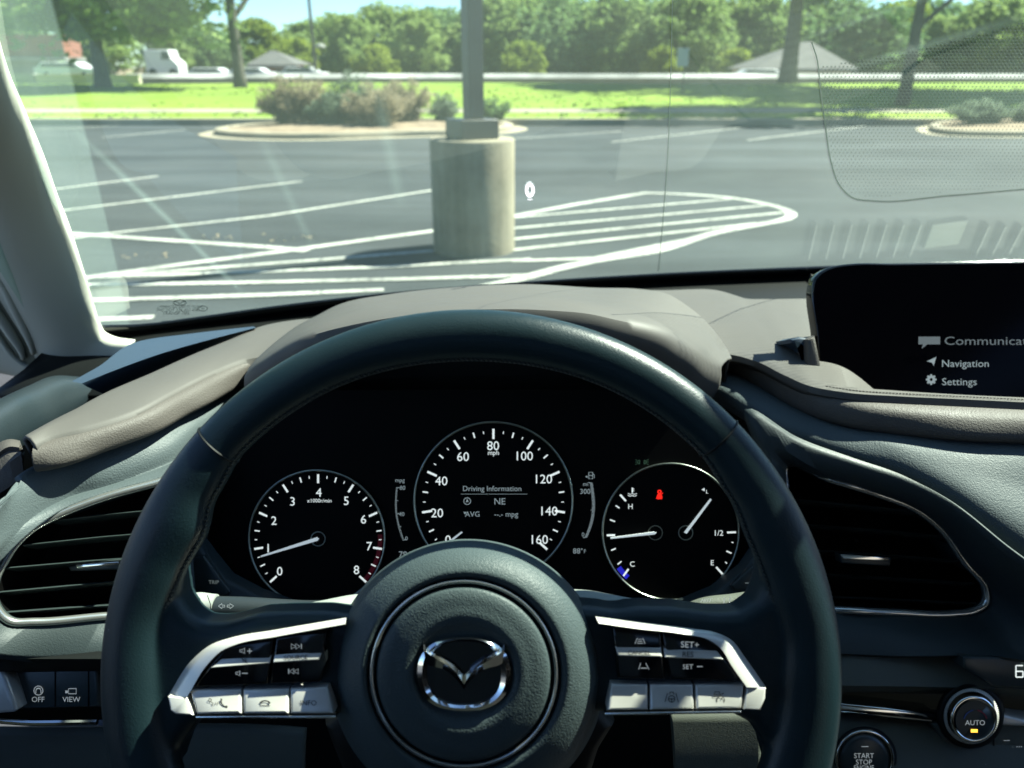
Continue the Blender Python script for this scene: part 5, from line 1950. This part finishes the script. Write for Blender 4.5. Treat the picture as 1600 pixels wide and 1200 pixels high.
def sqr(cx, cy, w_, z0, z1, rot, b=0):
    mb = MB()
    c_, s_ = math.cos(rot), math.sin(rot)
    P = [(c_ * x - s_ * y + cx, s_ * x + c_ * y + cy) for x, y in ((-w_, -w_), (w_, -w_), (w_, w_), (-w_, w_))]
    return mb.add([(x, y, z0) for x, y in P] + [(x, y, z1) for x, y in P], [(3, 2, 1, 0), (4, 5, 6, 7), (0, 1, 5, 4), (1, 2, 6, 5), (2, 3, 7, 6), (3, 0, 4, 7)])


ROT = R(28)
sqr(bx, by, .136, zb + .002, zb + .125, ROT).build('base_cover', M['bronze'], lamp, 40, [BEV(.006)])
sqr(bx + .012, by, .054, zb + .127, 7.2, ROT).build('pole', M['bronze'], lamp, 40, [BEV(.004)])
hd_ = MB().box((bx - .25, by - .95, 7.2), (bx + .25, by - .2, 7.36)).build('lamp_head', M['bronze'], lamp, 40, [BEV(.02)])
MB().box((bx - .06, by - .25, 7.22), (bx + .06, by + .06, 7.32)).build('bracket', M['bronze'], lamp, 40)


# ---- things beyond the grass
def ray(u, v, y):
    d = W(u, v, 1) - CAM
    return CAM + d * (y / d.y)


y = 60
a, b = ray(195, 113, y), ray(1700, 113, y)
wl = thing('boundary_wall', 'long low grey wall with a bright white cap behind the grass', 'wall', ((a.x + b.x) / 2, y, -.4))
z1, z2 = ray(800, 122, y).z, ray(800, 115, y).z
MB().box((a.x, y, -.42), (b.x, y + .35, z1)).build('face', M['wallgrey'], wl, 0)
MB().add([(a.x - .1, y - .25, z1), (b.x + .1, y - .25, z1), (b.x + .1, y + .6, z2), (a.x - .1, y + .6, z2), (a.x - .1, y + .6, z1), (b.x + .1, y + .6, z1)], [(0, 1, 2, 3), (3, 2, 5, 4), (1, 0, 4, 5), (0, 3, 4), (1, 5, 2)]).build('cap', M['wallwhite'], wl, 0)
for i, u in enumerate([655, 795, 905, 955, 1015, 1075, 1125]):
    p = ray(u, 126, y)
    MB().box((p.x - .10, y - .12, -.42), (p.x + .10, y - .005, z1 - .01)).build('buttress', M['wallgrey'], wl, 0)
y = 43
a, b = ray(55, 118, y), ray(216, 118, y)
tw = thing('tan_wall', 'short tan rendered wall behind the oak trunk', 'wall', ((a.x + b.x) / 2, y, .2))
MB().box((a.x, y, .0), (b.x, y + .3, ray(100, 118, y).z)).build('face', M['tan'], tw, 0)
MB().box((a.x - .05, y - .05, ray(100, 118, y).z + .001), (b.x + .05, y + .35, ray(100, 116.5, y).z)).build('coping', M['tan'], tw, 0)
a, b = ray(-150, 116, y), ray(53, 116, y)
gwm = thing('garden_wall', 'low grey-green wall with white coping at far left edge', 'wall', ((a.x + b.x) / 2, y, .2))
MB().box((a.x, y, .0), (b.x, y + .3, ray(20, 124, y).z)).build('face', M['wallgrey'], gwm, 0)
MB().box((a.x, y - .06, ray(20, 124, y).z + .001), (b.x, y + .4, ray(20, 115, y).z)).build('coping', M['wallwhite'], gwm, 0)


def pavilion(label, u0, u1, ve, vr, y, wallm, roofm, dep, uw0, uw1, cat='pavilion', peak=.5):
    a_, b_ = ray(u0, ve, y), ray(u1, ve, y)
    w0, w1 = ray(uw0, ve, y).x, ray(uw1, ve, y).x
    pk = ray(u0 + (u1 - u0) * peak, vr, y + dep / 2)
    t = thing('pavilion', label, cat, ((a_.x + b_.x) / 2, y, -.4))
    mb = MB()
    xm = pk.x
    q = (b_.x - a_.x) * .04
    z = a_.z
    mb.add([(a_.x, y - .4, z), (b_.x, y - .4, z), (b_.x, y + dep + .4, z), (a_.x, y + dep + .4, z), (xm - q, y + dep / 2, pk.z), (xm + q, y + dep / 2, pk.z)],
           [(0, 1, 5, 4), (1, 2, 5), (2, 3, 4, 5), (3, 0, 4), (3, 2, 1, 0)])
    mb.build('roof', roofm, t, 0)
    MB().box((a_.x, y - .41, z - .22), (b_.x, y - .36, z - .003)).build('fascia_board', M['wallwhite'], t, 0)
    MB().box((w0, y, -.42), (w1, y + dep, z - .01)).build('wall', wallm, t, 0)
    dz = z - .35
    for k in range(2):
        c = w0 + (w1 - w0) * (.28 + .42 * k)
        wn_ = MB().box((c - .45, y - .05, dz - 1.0), (c + .45, y - .004, dz)).build('window', M['wallwhite'], t, 0)
        MB().box((c - .38, y - .06, dz - .93), (c + .38, y - .052, dz - .07)).build('pane', M['carglass'], wn_, 0)


pavilion('small brick pavilion with grey hip roof left of the thin pole', 386, 466, 101, 79, 70, M['brick'], M['shingle'], 5, 398, 452)
pavilion('pale walled pavilion with wide light grey hip roof at right', 1178, 1338, 107, 65, 66, M['tan'], M['shingle'], 8, 1186, 1330, peak=.52)
bk = thing('brick_building', 'red brick building with white fascia at the far left behind the oak', 'building', (ray(40, 100, 62).x, 62, -.4))
a, b = ray(-120, 92, 62), ray(103, 92, 62)
MB().box((a.x, 62, b.z + .12), (b.x, 64.5, ray(0, 54, 62).z)).build('wall', M['brick'], bk, 0)
MB().box((a.x, 61.7, b.z - .12), (b.x + .1, 64.7, b.z + .118)).build('fascia_board', M['wallwhite'], bk, 0)
MB().box((a.x, 62.6, -.4), (b.x - 2.2, 64.4, b.z - .125)).build('shopfront', M['wallgrey'], bk, 0)
MB().box((ray(56, 100, 62).x, 62.45, -.3), (ray(86, 100, 62).x, 62.59, b.z - .3)).build('dark_window', M['carglass'], bk, 0)


def vehicle(name, label, cat, u, v0, v1, y, ln, col_, boxy=False):
    c = ray(u, v1, y)
    z0 = c.z
    h = ray(u, v0, y).z - z0
    t = thing(name, label, cat, (c.x, y, z0), 'vehicles parked behind the wall')
    pr = [(-.5, .16), (-.5, .62), (-.44, .66), (-.36, 1.0), (.18, 1.0), (.30, .64), (.48, .56), (.5, .20)] if not boxy else [(-.5, .14), (-.5, 1.0), (.26, 1.0), (.30, .72), (.42, .60), (.5, .48), (.5, .16)]
    mb = MB()
    n_ = len(pr)
    A_ = [Vector((c.x + p * ln, y - .85, z0 + q * h)) for p, q in pr]
    B_2 = [Vector((c.x + p * ln, y + .85, z0 + q * h)) for p, q in pr]
    mb.add(A_ + B_2, [tuple(range(n_)), tuple(range(n_, 2 * n_))[::-1]] + [(i, n_ + i, n_ + (i + 1) % n_, (i + 1) % n_) for i in range(n_)])
    mb.build('body', col_, t, 30, [BEV(.05, 2)])
    g0, g1 = (-.34, .14) if not boxy else (.05, .25)
    MB().add([(c.x + (g0 - .04) * ln, y - .86, z0 + .66 * h), (c.x + (g1 + .08) * ln, y - .86, z0 + .66 * h), (c.x + g1 * ln, y - .86, z0 + .93 * h), (c.x + g0 * ln, y - .86, z0 + .93 * h)], [(0, 1, 2, 3)]).build('window', M['carglass'], t, 0)
    for p in (-.3, .32):
        MB().lathe(Vector((c.x + p * ln, y - .87, z0 + .17 * h)), [(.17 * h, .2), (.17 * h, 0), (.001, 0)], 20, ax=Vector((0, 1, 0)), cap=False).build('wheel', M['tyre'], t, 40)


vehicle('box_van', 'white box van standing behind the wall right of the oak', 'van', 263, 78, 122, 64, 2.5, M['carwhite'], True)
vehicle('parked_car', 'white parked car just left of the slim trunk', 'car', 335, 106, 124, 63, 3.4, M['carwhite'])
vehicle('parked_car', 'white parked car between the slim trunk and the brick pavilion', 'car', 398, 106, 124, 63, 3.6, M['carwhite'])
vehicle('parked_car', 'white parked car right of the brick pavilion by the thin pole', 'car', 478, 105, 124, 63, 3.4, M['carwhite'])
vehicle('parked_car', 'silver parked car left of the oak trunk under the brick building', 'car', 112, 97, 120, 58, 4.2, mat('silver_car_paint', (.5, .5, .5), .3))
vehicle('parked_car', 'white parked car left of the pale pavilion', 'car', 1190, 108, 124, 63, 4.0, M['carwhite'])
# thin pole with a small white lamp, and a small sign
p = ray(494, 112, 62.5)
tp = thing('thin_pole', 'thin dark utility pole with a small white lamp above the shrubs', 'pole', (p.x, 62.5, -.4))
MB().tube([Vector((p.x, 62.5, -.4)), Vector((p.x - .05, 62.5, 4)), Vector((p.x - .1, 62.5, 9))], [.14, .12, .10], 8).build('pole', M['bronze'], tp)
q = ray(500, 71, 62.3)
MB().lathe(Vector((q.x, q.y, q.z - .15)), [(.01, .3), (.28, .22), (.40, .05), (.38, 0), (.01, -.02)], 20, ax=Vector((0, 0, 1)), cap=False).build('lamp', M['wallwhite'], tp, 180)
p = ray(1067, 130, 30)
sg_ = thing('road_sign', 'small pale sign on a thin post on the grass right of the wire', 'sign', (p.x, 30, gz_at(30)))
MB().tube([Vector((p.x, 30, gz_at(30) - .1)), Vector((p.x, 30, ray(1067, 74, 30).z))], .02, 6).build('post', M['bronze'], sg_)
a, b = ray(1057, 104, 29.96), ray(1077, 75, 29.96)
M['signpale'] = mat('sign_back', (.30, .34, .36), .6)
MB().box((a.x, 29.94, a.z), (b.x, 29.965, b.z)).build('plate', M['signpale'], sg_, 0, [BEV(.03)])
for o in bpy.data.objects:
    if '_base' in o:
        del o['_base']
